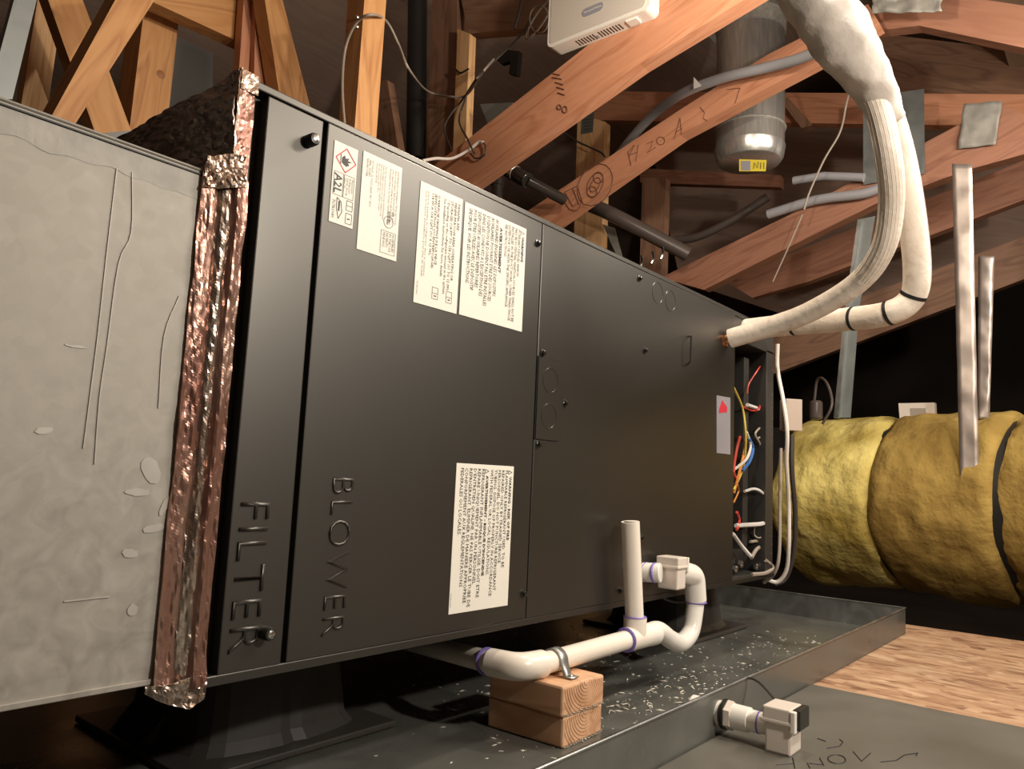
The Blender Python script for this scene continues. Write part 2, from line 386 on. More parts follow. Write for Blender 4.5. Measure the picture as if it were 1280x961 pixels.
member('stud', 'reddish brown post above the foil wrapped corner', [(306,-20), (318,-20), (290,400), (278,400)], 1, 1.12, .03, 'red', 'post')
member('stud', 'narrow reddish post against the diagonal brace above the foil corner', [(320,-20), (342,-20), (335,125), (317,122)], 1, 1.10, .03, 'red', 'post')
member('diagonal_brace', 'orange brace leaning left behind the filter end of the cabinet', [(328,-20), (348,-20), (392,150), (354,150)], 1, 1.04, .05, 'fir', 'brace')
member('stud', 'far dim post in the dark gap right of the leaning brace', [(476,100), (484,100), (500,200), (470,200)], 0, 1.2, .03, 'dim', 'post')
tag(prism('wall_board', [PY(x, y, 2.2) for x, y in ((214,40), (266,66), (266,190), (205,190))], (0,.02,0), 'gpan'),
    'flat grey board seen behind the knotty post', 'board')
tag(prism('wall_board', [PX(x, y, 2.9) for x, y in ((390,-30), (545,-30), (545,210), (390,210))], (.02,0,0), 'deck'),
    'dark brown board filling the gap behind the stapled orange post', 'board')

for nm in ('stud.003', 'stud.004', 'stud.006', 'stud.005'):      # run these posts down to the floor
    o = bpy.data.objects[nm]; mw = o.matrix_basis.copy(); inv = mw.inverted(); vs_ = [(v, mw @ v.co) for v in o.data.vertices]
    zs = [p.z for _, p in vs_]; mid = (max(zs)+min(zs))/2
    tp = [p for _, p in vs_ if p.z > mid]; bt = [p for _, p in vs_ if p.z <= mid]
    c1_ = sum(tp, V())/len(tp); c2_ = sum(bt, V())/len(bt); dr = (c2_-c1_).normalized()
    for v, p in vs_:
        if p.z <= mid: v.co = inv @ (p+dr*((p.z-(FZ-.252))/-dr.z))
member('truss_chord', 'dull brown timber crossing low behind the steel angle and the rear insulated line', [(905,350), (1290,196), (1290,246), (1010,352), (940,372)], 0, 2.55, .04, 'midw')
member('truss_web', 'short dim level timber just below the round metal canister', [(800,210), (975,219), (975,234), (800,228)], 0, 2.5, .04, 'midw')
tag(tube('brown_pipe', [PX(*a_) for a_ in ((960,246,2.4),(915,275,2.38),(872,296,2.36),(845,300,2.35))], .016, 'pipebr', None, 12, 4), 'thin dark pipe slanting down left below the metal canister', 'pipe')
tag(prism('roof_board', [PX(x, y, 3.2) for x, y in ((800,118), (1300,118), (1300,300), (1000,400), (850,350))], (.02,0,0), 'deck'), 'large brown backdrop added to lighten the far gloom behind the chords', 'board')  # backdrop added so the gap between the chords isn't black
# handwriting and stamps on the second chord
chord2 = bpy.data.objects['truss_chord.001']
def ink(name, strokes, ax, val, r, mt, parent):
    bm = bmesh.new()
    for s in strokes: tubebm([P(x, y, ax, val) for x, y in s], r, 5, bm)
    o = link(name, bm, mt, parent); o['kind'] = 'stuff'; return o
def oval(cx, cy, rx, ry, rot=0, n=16):
    c, s = math.cos(rot), math.sin(rot)
    return [(cx+rx*math.cos(t)*c-ry*math.sin(t)*s, cy+rx*math.cos(t)*s+ry*math.sin(t)*c) for t in [2*math.pi*k/n for k in range(n+1)]]
ink('handwriting', [[(789,207),(785,190),(793,181),(786,197)], [(798,181),(795,202)], [(786,194),(797,190)],
    [(808,180),(816,176),(814,184),(809,191),(820,184)], oval(826,176,5,5), [(843,174),(850,147)], [(850,147),(852,168)], [(844,166),(853,160)],
    [(875,134),(881,141),(879,148),(884,151)], [(919,129),(925,110)], [(908,112),(925,110)]], 0, 1.6492, .0011, 'stamp', chord2)
ink('round_stamp', [oval(744,231,20,28,.5), oval(744,231,9,16,.4), oval(744,231,5,10,.5), oval(748,222,6,7), oval(740,240,6,7)], 0, 1.6492, .0016, 'stamp', chord2)
ink('square_stamp', [[(706,240),(716,258),(728,252),(722,232),(706,240)], [(700,244),(712,262)], [(716,236),(724,256)], [(712,262),(722,264),(728,252)]], 0, 1.6492, .0016, 'stamp', chord2)
chord1 = bpy.data.objects['truss_chord']
ink('level_mark', [[(691,92),(700,94)], [(690,97),(702,99)], [(694,103),(704,106)], [(696,109),(705,112)], [(697,116),(706,119)], oval(706,137,3,4), oval(699,134,2.5,3)], 0, 1.1492, .0017, 'stamp', chord1)
po = bpy.data.objects['stud.003']
pr = [PX(x, y, 1.999) for x, y in ((728,141), (743,139), (741,165), (726,168))]
lb = prism('printed_label', pr, (-.0006,0,0), 'gplate', po)
ink('lettering', [[(730,y),(739,y-1.5)] for y in (146,150,154,158,162)], 0, 1.998, .0012, 'ink', lb)

# metal gusset plates
tag(prism('gusset_plate', [PX(x, y, 2.14) for x, y in ((1079,122), (1155,111), (1156,217), (1079,231))], (.0015,0,0), 'gplate'),
    'blue grey sheet metal plate behind the insulated lines', 'plate')
tag(crumple('truss_plate', lambda u, v: PX(1205+u*48-v*8, 130+v*56-u*4, 2.14), 12, 12, .007, 22, 'mastic', nrm=(-1,0,0)),
    'rough grey plate on the chord at the right edge', 'plate')
tag(crumple('truss_plate', lambda u, v: PX(1090+u*88, -12+v*30-u*2, 1.62), 22, 8, .012, 34, 'mastic', nrm=(-1,0,0)),
    'lumpy grey sealed patch at the roof peak', 'plate')

# ---------------- metal duct at left ----------------
duct = thing('metal_duct', 'scuffed galvanized rectangular duct joined to the black cabinet', 'duct', (-.6, .25, 0))
DL, DR, DT, DB = -1.3, -.035, .432, .0145
boxes('duct_panel', [((DL, 0, DB), (DR, .52, DT))], 'galv', duct, .0015)
boxes('top_flange', [((DL, -.0012, DT-.001), (DR+.002, .012, DT+.0015))], 'galv', duct, .001)
boxes('drive_cleat', [((DL, -.0014, DT-.0045), (DR, .001, DT-.0030))], 'rubber', duct, .0003)
boxes('bottom_flange', [((DL, -.0025, DB-.003), (DR, .01, DB+.0015))], 'galv', duct, .0005)
crumple('sealant_band', lambda u, v: (DL+.4+u*(DR-DL-.4), -.0003, DT-.005-v*(.020+.004*noise.noise(V((u*40, 0, 0)))+.002*noise.noise(V((u*160, 3, 0))))), 160, 3, .0003, 60, 'mastic', duct, .0003)
def smear(cx, cy, rx, ry, rot):
    c = [PY(x, y, -.0006) for x, y in oval(cx, cy, rx, ry, rot, 14)][:-1]
    c = [q+V((random.uniform(-1,1)*.0006, 0, random.uniform(-1,1)*.0006)) for q in c]
    return prism('smear', c, (0,.0003,0), 'smear', duct, frame=False)
for a in ((163,691,10,6,.1), (192,660,14,5,-.25), (172,615,16,5,0), (189,588,11,18,-.4), (208,630,16,4,-1.05), (55,538,12,4,-.1), (166,762,6,8,.2), (94,433,14,1.6,.15)):
    smear(*a)
for pts in ([(146,210),(133,320),(122,420),(104,560)], [(165,215),(164,290),(148,330),(134,430),(124,500),(118,580)], [(224,370),(205,420),(198,510)], [(80,752),(136,746)]):
    q = [PY(x, y, -.0004) for x, y in pts]; tube('scratch', q, .0006, 'smear', duct, 6, 4)

# foil tape joint
def fprof(u, v):
    x = DR-.004 + u*(.004-(DR-.004)); z = .436 - v*.432
    return (x, -.003 + .010*math.exp(-((u-.52)/.11)**2) - .003*math.exp(-((u-.75)/.1)**2) - .004*math.exp(-((v-1)/.05)**2), z)
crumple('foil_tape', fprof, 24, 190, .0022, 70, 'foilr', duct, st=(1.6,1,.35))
crumple('foil_tape', lambda u, v: (-.0215+u*.013, .0015-.004*math.sin(u*math.pi), .436-v*.43), 8, 170, .0028, 80, 'foil', duct, st=(1.6,1,.3))
crumple('foil_tape', lambda u, v: (DR-.010+u*.048, -.006-.003*math.sin(u*3), .012-v*.026*(1-1.1*abs(u-.72))), 26, 12, .006, 42, 'foil', duct)
crumple('foil_tape', lambda u, v: (DR-.004+u*.038, -.004, .445-v*.03+u*.012), 24, 14, .006, 48, 'foil', duct)

# ---------------- black air handler ----------------
ah = thing('air_handler', 'long black air handler cabinet lying on its side with warning labels', 'air handler', (.65, .28, 0))
H = .533
boxes('casing', [((-.008, .014, .0), (1.075, .56, H)), ((1.075, .26, .0), (1.295, .56, H)),
                 ((1.075, .004, H-.055), (1.295, .30, H)), ((1.075, .004, 0), (1.295, .30, .012)), ((1.255, .004, .012), (1.295, .30, H-.05))], 'blackf', ah, .001)
box('top_rail', (.002, .0, H-.0075), (1.295, .016, H), 'black', ah, .0012)
box('bottom_rail', (.002, .0, 0), (1.295, .016, .009), 'black', ah, .0012)
# filter end wrapped with foil
crumple('foil_wrap', lambda u, v: (-.011, .0+u*.52, .425+v*.110), 90, 36, .0045, 34, 'foild', ah, nrm=(-1,0,0), st=(1,.5,1.2))
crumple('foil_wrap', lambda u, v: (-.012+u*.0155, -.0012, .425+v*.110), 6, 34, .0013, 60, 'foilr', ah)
crumple('foil_wrap', lambda u, v: (-.012+u*.016, -.0028+v*.02, H+.0012), 8, 6, .001, 90, 'foil', ah, nrm=(0,0,1))
crumple('foil_wrap', lambda u, v: (-.0118+u*.0165, -.0032, H-.016+v*.018), 8, 8, .0012, 90, 'foil', ah)
crumple('foil_wrap', lambda u, v: (-.0125, -.002+u*.02, .44+v*.097), 6, 40, .002, 70, 'foil', ah, nrm=(-1,0,0))
door = box('filter_door', (.0172, -.001, .0088), (.0790, .014, .5235), 'black', ah, .0012)
blow = box('blower_panel', (.0845, -.001, .0092), (.4368, .014, .5250), 'black', ah, .0012)
coil = box('coil_panel', (.4384, -.001, .0092), (1.075, .014, .5250), 'black', ah, .0012)
text('embossed_lettering', 'FILTER', (.0535, -.001, .153), (0,0,-1), (1,0,0), 1, 'black', door, fit=(.128, .028), ext=.0011, off=-.012, spacing=1.08)
text('embossed_lettering', 'BLOWER', (.1475, -.001, .177), (0,0,-1), (1,0,0), 1, 'black', blow, fit=(.150, .026), ext=.0007, off=-.015, spacing=1.12)
def knob(px, py):
    c = PY(px, py, -.001)
    k = lathe('knob', c, (0,-1,0), [(0,.0058), (.002,.0062), (.0105,.0060), (.0125,.0052), (.0128,.0038)], 'bplast', door, 20)
    lathe('screw', c+V((0,-.0122,0)), (0,-1,0), [(0,.0038), (.0010,.0036), (.0016,.0020), (.0017,.0004)], 'brass', ah, 12)
knob(385, 177); knob(329, 790)
def screw(px, py, s=1.0, y=-.001):
    c = PY(px, py, y)
    lathe('screw', c, (0,-1,0), [(0,.0052*s), (.0010,.0052*s), (.0014,.0036*s), (.0045,.0034*s), (.0050,.0020*s)], 'screwb', ah, 8)
for a in ((672,304), (799,348), (678,441), (706,504), (673,555), (806,438), (654,742), (802,672), (775,738)): screw(*a)
# access plate with knockouts
a, b_ = (.4390, .2365), (.4975, .3440)
def rrect(x0, x1, z0, z1, r, y, left=False, n=5):
    out = []
    for cx, cz, t0 in ((x1-r, z1-r, 90), (x1-r, z0+r, 0), ):
        for k in range(n+1):
            t = math.radians(t0-90*k/n); out.append((cx+r*math.cos(t), y, cz+r*math.sin(t)))
    if left: return [(x0, y, z1)]+out+[(x0, y, z0)]
    return [(x0, y, z1)]+out+[(x0, y, z0)]
prism('access_gap', [V(p) for p in rrect(.4384, .4990, .2350, .3455, .012, -.0012)], (0,.0005,0), 'void', ah, frame=False)
acc = prism('access_plate', [V(p) for p in rrect(.4400, .4975, .2362, .3440, .011, -.0024)], (0,.0022,0), 'black', ah, .0006, frame=False)
def ring(name, c, r, rr, mt, par, a0=0, a1=360):
    pts = [(c[0]+r*math.cos(math.radians(t)), c[1], c[2]+r*math.sin(math.radians(t))) for t in [a0+(a1-a0)*k/24 for k in range(25)]]
    return tube(name, pts, rr, mt, par, 6)
for z in (.316, .268): ring('knockout', (.467, -.0024, z), .0165, .0006, 'black', acc)
for px, py in ((822,366), (838,376)):
    c = PY(px, py, -.001); ring('knockout', c, .018, .0007, 'black', coil)
tube('hook', [PY(862,420,-.001), PY(864,420,-.012), PY(863,452,-.012), PY(860,455,-.002)], .0016, 'screwb', ah, 6)
for x, y in ((800,323), (814,318), (826,312)):
    tube('hook', [PY(x, y+12, .02), PY(x+3, y+5, .02), PY(x+2, y-4, .02)], .002, 'screwb', ah, 6, 3)
box('top_bracket', (1.10, .06, H), (1.135, .36, H+.022), 'blackf', ah, .001)
# clear sleeve sticker near the end
stx = prism('clear_sleeve', [PY(x, y, -.0016) for x, y in ((896,494), (913,497), (913,568), (896,566))], (0,.0006,0), 'badge', ah, frame=False)
prism('red_arrow', [PY(x, y, -.0022) for x, y in ((899,512), (903,500), (909,509), (909,515), (899,516))], (0,.0004,0), 'redink', stx, frame=False)

# ---- labels ----
YL = -.0012
def label(name, x0, x1, z0, z1, lab):
    o = box(name, (x0, YL-.0005, z0), (x1, YL+.0004, z1), 'paper', ah, .0002, 1); o['label'] = lab; return o
DWN, UPX = (0,0,-1), (1,0,0); YT = YL-.0005
def tx(s, x, z, w, h, par, mt='ink', off=0.0, **k):
    return text('lettering', s, (x, YT, z), DWN, UPX, 1, mt, par, fit=(w, h), off=off, **k)
def bars(par, lst, mt='ink', name='mark'):
    """thin printed lines: each (x0,z0,x1,z1) with width w"""
    bm = bmesh.new()
    for x0, z0, x1, z1, wd in lst:
        a_ = V((x0, YT-.0003, z0)); c_ = V((x1, YT-.0003, z1)); d = (c_-a_).normalized(); s = V((d.z, 0, -d.x))*wd/2
        vs = [bm.verts.new(q+V((0,dy,0))) for dy in (0,.0002) for q in (a_+s, a_-s, c_-s, c_+s)]
        bm.faces.new(vs[:4]); bm.faces.new(vs[4:][::-1])
        for i in range(4): bm.faces.new((vs[i], vs[4+i], vs[4+(i+1) % 4], vs[(i+1) % 4]))
    return link(name, bm, mt, par)
def rect(x0, x1, z0, z1, wd=.0004): return [(x0,z0,x1,z0,wd), (x1,z0,x1,z1,wd), (x1,z1,x0,z1,wd), (x0,z1,x0,z0,wd)]
l1 = label('hazard_label', .0930, .1228, .4265, .5100, 'white hazard sticker with red diamond and the code A2L')
cx, cz, dd = .1085, .4935, .0125
bars(l1, [(cx-dd,cz,cx,cz+dd,.0011), (cx,cz+dd,cx+dd,cz,.0011), (cx+dd,cz,cx,cz-dd,.0011), (cx,cz-dd,cx-dd,cz,.0011)], 'redink', 'diamond')
fl = [(cx-.005,cz-.0035),(cx+.001,cz-.006),(cx+.0045,cz-.0035),(cx+.002,cz-.002),(cx+.0075,cz+.0005),(cx+.002,cz+.0005),(cx+.004,cz+.0035),(cx-.0005,cz+.002),(cx-.002,cz+.005),(cx-.005,cz+.002)]
prism('flame', [V((x, YT-.0003, z)) for x, z in fl], (0,.0002,0), 'ink', l1, frame=False)
bars(l1, [(cx-.0065,cz-.005,cx-.0065,cz+.005,.0007)])
tx('A2L', .1055, .4775, .0205, .0095, l1, off=.01)
tx('Flammable\nRefrigerant\nSafety Group\nClass 2L', .1195, .4765, .0185, .0115, l1, 'inkg')
bars(l1, rect(.0955, .1070, .4555, .4790)+rect(.1080, .1205, .4555, .4790), 'inkg')
bars(l1, rect(.1130, .1205, .4435, .4535)+[(.1130,.4485,.1205,.4485,.0004)]+rect(.1130,.1205,.4300,.4405)+[(.1150,.4350,.1180,.4350,.0011)]
     +[(.1010,.4530,.1060,.4500,.0006),(.1060,.4500,.1080,.4400,.0006),(.1080,.4400,.1040,.4320,.0006),(.1040,.4320,.1010,.4430,.0006),(.1010,.4430,.1010,.4530,.0006),(.1040,.4500,.1040,.4400,.0018)])
tx('76781040', .0990, .4500, .0190, .0035, l1, 'inkg')
l2 = label('rating_label', .1295, .1835, .4080, .5125, 'white rating plate with fine print')
tx('Listed Heating and Cooling Equipment. Warning: Risk of electric\nshock can cause injury or death. Disconnect all remote electric\npower supplies before servicing. For use with indoor coil only.\nAvertissement: Risque de choc electrique. Debrancher tout circuit',
   .1800, .5060, .062, .0145, l2, 'inkg')
tx('This unit is factory wired and is listed with 14.8 KW maximum\nheater. For supply connections use copper conductors only.\nPour raccordement utiliser des conducteurs en cuivre.\nMax static pressure 0.80 in. W.C.\nTest pressure 450 PSIG', .1620, .5060, .058, .0150, l2, 'inkg')
tx('ETL\nINTERTEK', .1760, .4590, .0125, .0090, l2)
tx('MOTOR H.P. 1/2  VOLTS 208/240  PH 1  HZ 60\nSERIAL  25018F51\nMANUFACTURER', .1440, .5060, .050, .0095, l2, 'inkg')
ci = (.1690, .4475); bars(l2, [(ci[0]+.0065*math.cos(t), ci[1]+.0065*math.sin(t), ci[0]+.0065*math.cos(t+.53), ci[1]+.0065*math.sin(t+.53), .0006) for t in [k*.5236 for k in range(12)]]+rect(.1600,.1800,.4130,.4370,.0004), 'inkg')
tx('FC\nUS', .1712, .4500, .0050, .0045, l2)
tx('ASSEMBLED\nIN THE USA\nPATENTS\nPENDING', .1785, .4355, .0200, .0160, l2, 'inkg')
l3 = label('instruction_label', .2115, .2805, .3700, .5080, 'white instruction label with two small booklet symbols')
tx('PANAMA ARE:\nMINIMUM ROOM AREA (OPERATING OR\nSTORAGE) 118 FT² TO 158 SQFT (11 TO 15 M²)\n* Depending on the refrigerant amount in the system.\nSee installation instructions for more details.',
   .2765, .5000, .1120, .0270, l3)
tx('SUPERFICIE MINIMALE DE LA PIECE\n(EXPLOITATION OU ENTREPOSAGE)\n118 PI² A 158 SQFT (11 A 15 M²)', .2430, .5000, .0860, .0140, l3)
tx('Selon la quantite de refrigerant dans le systeme.\nVoir le manuel d\'installation pour plus de details.', .2260, .5000, .1000, .0065, l3, 'inkg')
bars(l3, rect(.2390,.2480,.3800,.3930)+[(.2390,.3865,.2480,.3865,.0004),(.2420,.3835,.2455,.3835,.0012)]+rect(.2615,.2705,.3800,.3930)+[(.2615,.3865,.2705,.3865,.0004),(.2645,.3835,.2680,.3835,.0012)])
tx('76781041', .2165, .3950, .0150, .0020, l3, 'inkg')
l4 = label('warning_label', .2845, .4025, .3705, .5070, 'larger white warning label with dense capital text')
bars(l4, [(.3915,.5010,.3985,.4990,.0005),(.3985,.4990,.3915,.4965,.0005),(.3915,.4965,.3915,.5010,.0005)])
tx('WARNING', .3980, .4940, .0330, .0050, l4, off=.03)
tx('AUXILIARY DEVICES WHICH\nMAY BE POTENTIAL IGNITION SOURCES SHALL NOT BE\nINSTALLED IN THE DUCT WORK, OTHER THAN THOSE\nLISTED FOR USE WITH THE SPECIFIC APPLIANCE.\nSEE INSTRUCTIONS.', .3905, .5020, .1220, .0310, l4)
tx('AVERTISSEMENT', .3545, .4940, .0580, .0050, l4, off=.03)
tx('AUXILIAIRES ENGAINES: LES DISPOSITIFS\nAUXILIAIRES POUVANT ETRE DES SOURCES\nD\'IGNITION NE DOIVENT PAS ETRE INSTALLES\nDANS LES CONDUITS A L\'EXCEPTION DES\nDISPOSITIFS AUXILIAIRES REPERTORIES\nPOUR ETRE UTILISES AVEC LE DISPOSITIF\nSPECIFIQUE. VOIR LES INSTRUCTIONS.', .3470, .5020, .1130, .0560, l4)
l5 = label('warning_label', .2945, .3990, .0290, .1985, 'lower white warning label about risk of fire')
bars(l5, [(.3890,.1930,.3955,.1910,.0006),(.3955,.1910,.3890,.1885,.0006),(.3890,.1885,.3890,.1930,.0006)])
tx('WARNING - RISK OF FIRE', .3952, .1860, .0780, .0050, l5, off=.02)
tx('FLAMMABLE REFRIGERANT USED. TO BE\nREPAIRED ONLY BY TRAINED SERVICE\nPERSONNEL. DO NOT PUNCTURE REFRIGERANT\nTUBING. DISPOSE OF PROPERLY IN ACCORDANCE\nWITH FEDERAL OR LOCAL REGULATIONS.', .3878, .1935, .1500, .0330, l5)
bars(l5, [(.3450,.1930,.3515,.1910,.0006),(.3515,.1910,.3450,.1885,.0006),(.3450,.1885,.3450,.1930,.0006)])
tx('AVERTISSEMENT - RISQUE D\'INCENDIE', .3512, .1860, .1180, .0052, l5, off=.03)
tx('REFRIGERANT INFLAMMABLE UTILISE. DOIT ETRE\nREPARE UNIQUEMENT PAR UN PERSONNEL\nD\'ENTRETIEN QUALIFIE. NE PAS PERCER LE TUBE DE\nREFRIGERANT. ELIMINER DE MANIERE APPROPRIEE\nCONFORMEMENT AUX REGLEMENTATIONS\nFEDERALES OU LOCALES.', .3440, .1935, .1590, .0420, l5)
tx('76781039', .2975, .0520, .0150, .0018, l5, 'inkg')

# ---- control compartment ----
box('back_plate', (1.078, .20, .014), (1.253, .215, H-.055), 'bplast', ah)
box('control_board', (1.10, .06, .20), (1.150, .20, .46), 'pipebr', ah)
box('inner_panel', (1.086, .03, .36), (1.112, .20, .46), 'gpan', ah)
box('transformer', (1.160, .05, .17), (1.205, .12, .235), 'pipebr', ah)
box('side_channel', (1.196, .03, .03), (1.222, .20, .46), 'blackf', ah)
box('conduit_bushing', (1.09, .03, .075), (1.13, .10, .125), 'bplast', ah)
box('relay', (1.105, .06, .405), (1.140, .085, .430), 'plast', ah)
for z in [i*.018+.03 for i in range(24)]:
    lathe('rivet', (1.288, .004, z), (0,-1,0), [(0,.0016), (.0008,.0012)], 'brass', ah, 6)
box('terminal_block', (1.085, .03, .030), (1.215, .10, .060), 'bplast', ah)
for px, py in ((917,711), (943,708), (924,705)): lathe('terminal', PY(px, py, .025), (0,-1,0), [(0,.008), (.006,.008), (.009,.004)], 'brass', ah, 8)
def wire(pts, y, mt, r=.0022):
    y = .004+y*.2; tube('wire', [PY(a_, b2, y+.006*math.sin(i*2.1)) for i, (a_, b2) in enumerate(pts)], r, mt, ah, 6, 5)
wire([(917,484),(928,510),(932,540),(931,570),(927,590),(917,612)], .05, 'wyel')
wire([(925,545),(920,565),(917,590),(922,600)], .05, 'wred', .003)
wire([(933,540),(938,556),(934,572),(924,582),(917,587)], .04, 'wwhite', .003)
wire([(936,548),(941,560),(937,576),(928,588)], .055, 'wblue', .0035)
wire([(932,550),(930,566),(924,590),(917,616)], .045, 'worange', .003)
wire([(928,508),(940,513),(948,512),(950,506)], .08, 'wred')
wire([(934,506),(946,510)], .07, 'wwhite', .004)
wire([(960,516),(954,530),(944,542),(950,556),(950,576)], .07, 'cable')
wire([(947,548),(960,540)], .07, 'cable'); wire([(949,554),(960,552)], .08, 'cable')
wire([(931,614),(942,611),(952,615),(961,627)], .06, 'wwhite', .003)
wire([(920,657),(935,656),(950,655),(961,652)], .05, 'wwhite', .0045)
wire([(916,667),(926,681),(938,695)], .03, 'wwhite', .004)
wire([(939,697),(947,685),(960,680)], .05, 'cable', .004)
wire([(938,677),(950,676),(960,678)], .07, 'cable', .003)
wire([(944,655),(943,668),(950,672),(957,662),(958,640)], .08, 'cable', .0016)
wire([(917,628),(923,614),(922,606)], .06, 'worange', .0018)
wire([(934,492),(936,480),(946,464),(950,458)], .07, 'wred', .0016)
wire([(921,640),(924,650),(921,662)], .05, 'wred', .003)
for px, py in ((932,498), (948,500)): lathe('wire_nut', PY(px, py, .06), (0,0,1), [(0,.006), (.012,.005), (.022,.002)], 'wyel', ah, 8)
wire([(957,700),(966,709),(957,716),(940,718)], .0, 'cable', .004)

# ---- exterior wiring at the cabinet end ----
jb = thing('junction_box', 'small tan electrical box at the far end of the black cabinet', 'electrical box', PY(988, 540, .03))
jc = PY(988, 519, .04)
bmj = boxbm((-.020, -.016, -.037), (.020, .016, .037), .002)
link('enclosure', bmj, 'tan', jb, local=True, mtx=Matrix.Translation(jc) @ Matrix.Rotation(-.75, 4, 'Z'))
link('cover', boxbm((-.0210, -.0180, -.0380), (.0210, -.0158, .0380), .001), 'tan', jb, local=True, mtx=Matrix.Translation(jc) @ Matrix.Rotation(-.75, 4, 'Z'))
tag(tube('electrical_cable', [PY(*a_) for a_ in ((972,430,.02),(972,462,.02),(979,500,.0),(984,540,-.01),(983,580,.0),(986,630,.01),(986,680,.01),(983,712,.02),(972,727,.04),(958,724,.06))], .0045, 'cablew', None, 8, 6),
    'white cable hanging past the tan electrical box down below the cabinet', 'cable')
tag(tube('electrical_cable', [PY(*a_) for a_ in ((990,545,.02),(990,590,.02),(994,640,.02),(992,690,.03),(982,722,.05),(968,730,.07))], .006, 'cabled', None, 8, 6),
    'thick dark cable hanging behind the white cable at the cabinet end', 'cable')
tag(tube('electrical_cable', [PY(*a_) for a_ in ((976,560,.03),(975,620,.03),(974,690,.02),(968,716,.03),(955,728,.06))], .004, 'cable', None, 8, 6),
    'thin grey cable hugging the end post of the black cabinet', 'cable')
tag(tube('flexible_conduit', [PX(*a_) for a_ in ((1028,530,1.9),(1040,505,1.9),(1033,478,1.95),(1022,474,2.0),(1018,500,2.0))], .004, 'pipebr', None, 8, 5),
    'thin curled cable in the dark above the yellow duct', 'cable')
tag(lathe('small_motor', PX(1020, 524, 2.0), (0,0,1), [(0,.016), (.004,.019), (.050,.019), (.056,.014)], 'pipebr', None), 'small dull metal cylinder beside the tan electrical box', 'canister')

# ---------------- pedestals and pan ----------------
def pedestal(cx, cy, lab):
    t = thing('pedestal', lab, 'pedestal', (cx, cy, FZ))
    box('flange', (cx-.135, cy-.135, FZ+.001), (cx+.135, cy+.135, FZ+.009), 'ped', t, .002)
    bm = bmesh.new(); rings = []
    for z, r, k in ((FZ+.008,.118,1.0), (FZ+.02,.108,1.0), (-.012,.094,1.0), (-.001,.094,1.0)):
        ring_ = []
        for i in range(48):
            a_ = 2*math.pi*i/48; sq = 1/max(abs(math.cos(a_)), abs(math.sin(a_)))**.55
            rr = r*sq*(.965 if i % 6 in (0,) else 1.0)
            ring_.append(bm.verts.new((cx+rr*math.cos(a_), cy+rr*math.sin(a_), z)))
        rings.append(ring_)
    for j in range(3):
        for i in range(48): bm.faces.new((rings[j][i], rings[j][(i+1) % 48], rings[j+1][(i+1) % 48], rings[j+1][i]))
    bm.faces.new(rings[0][::-1]); bm.faces.new(rings[-1])
    link('column', bm, 'ped', t)
    for s in (-1, 1):
        for q in ((s*.12, -.02), (s*.12, .05)):
            prism('gusset', [V((cx+q[0]*1.08, cy+q[1], FZ+.009)), V((cx+q[0]*.75, cy+q[1], FZ+.009)), V((cx+q[0]*.75, cy+q[1], FZ+.055))], (0,.005,0), 'ped', t, frame=False)
    return t
pedestal(.205, .255, 'black plastic pedestal under the blower end of the cabinet')
pedestal(1.245, .225, 'black plastic pedestal under the far end of the cabinet')

pan = thing('drain_pan', 'shallow dark metal drain pan beneath the black cabinet', 'pan', (.5, .3, FZ))
PX0, PX1, PY0, PY1, PH = -1.1, 1.655, -.175, .86, .056
box('pan_bottom', (PX0, PY0, FZ-.003), (PX1, PY1, FZ), 'pan', pan, 0)
box('pan_rim', (PX0, PY0, FZ-.003), (PX1, PY0+.0015, FZ+PH), 'pan', pan, .0004)
box('pan_rim', (PX1-.0015, PY0, FZ-.003), (PX1, PY1, FZ+PH), 'galvd', pan, .0004)
box('pan_rim', (PX0, PY1-.0015, FZ-.003), (PX1, PY1, FZ+PH), 'pan', pan, .0004)
box('pan_rim', (PX0, PY0, FZ-.003), (PX0+.0015, PY1, FZ+PH), 'pan', pan, .0004)
boxes('rolled_edge', [((PX0, PY0-.002, FZ+PH-.003), (PX1, PY0+.002, FZ+PH)), ((PX1-.003, PY0, FZ+PH-.003), (PX1+.001, PY1, FZ+PH))], 'galvd', pan, .0008)
bm = bmesh.new()
for i in range(1500):
    x = random.triangular(.25, 1.55, .75); y = random.uniform(-.165, .5) if random.random() < .8 else random.uniform(-.165, 0); s = random.choice((.0008,.001,.0015,.0022,.0035))*random.uniform(.5, 1.1)
    a_ = random.uniform(0, 3.1); d1 = V((math.cos(a_), math.sin(a_), 0))*s*random.uniform(1, 2.4); d2 = V((-math.sin(a_), math.cos(a_), 0))*s*.6
    s *= .7; c_ = V((x, y, FZ+.0003)); t_ = bm.verts.new(c_+V((0,0,s*.5))); q = [bm.verts.new(c_+e) for e in (d1, d2, -d1, -d2)]
    for k in range(4): bm.faces.new((q[k], q[(k+1) % 4], t_))
tag(link('debris', bm, 'chip'), 'pale crumbs and shavings scattered over the pan', 'debris', kind='stuff')
bm = bmesh.new()
for k in range(22):
    px, py = random.gauss(835, 55), 0; py = 885-.34*(px-800)+random.gauss(-6, 14)
    c_ = PZ(px, py, FZ+.0004); a_ = random.uniform(0, 6); s = random.uniform(.002, .007)
    tubebm(smooth_path([c_, c_+V((s*math.cos(a_), s*math.sin(a_), .002)), c_+V((s*2*math.cos(a_+.8), s*2*math.sin(a_+.8), .0005))], 3), random.uniform(.0005, .0012), 4, bm)
tag(link('shavings', bm, 'chip'), 'curled white shavings lying in the pan near its front edge', 'debris', kind='stuff')

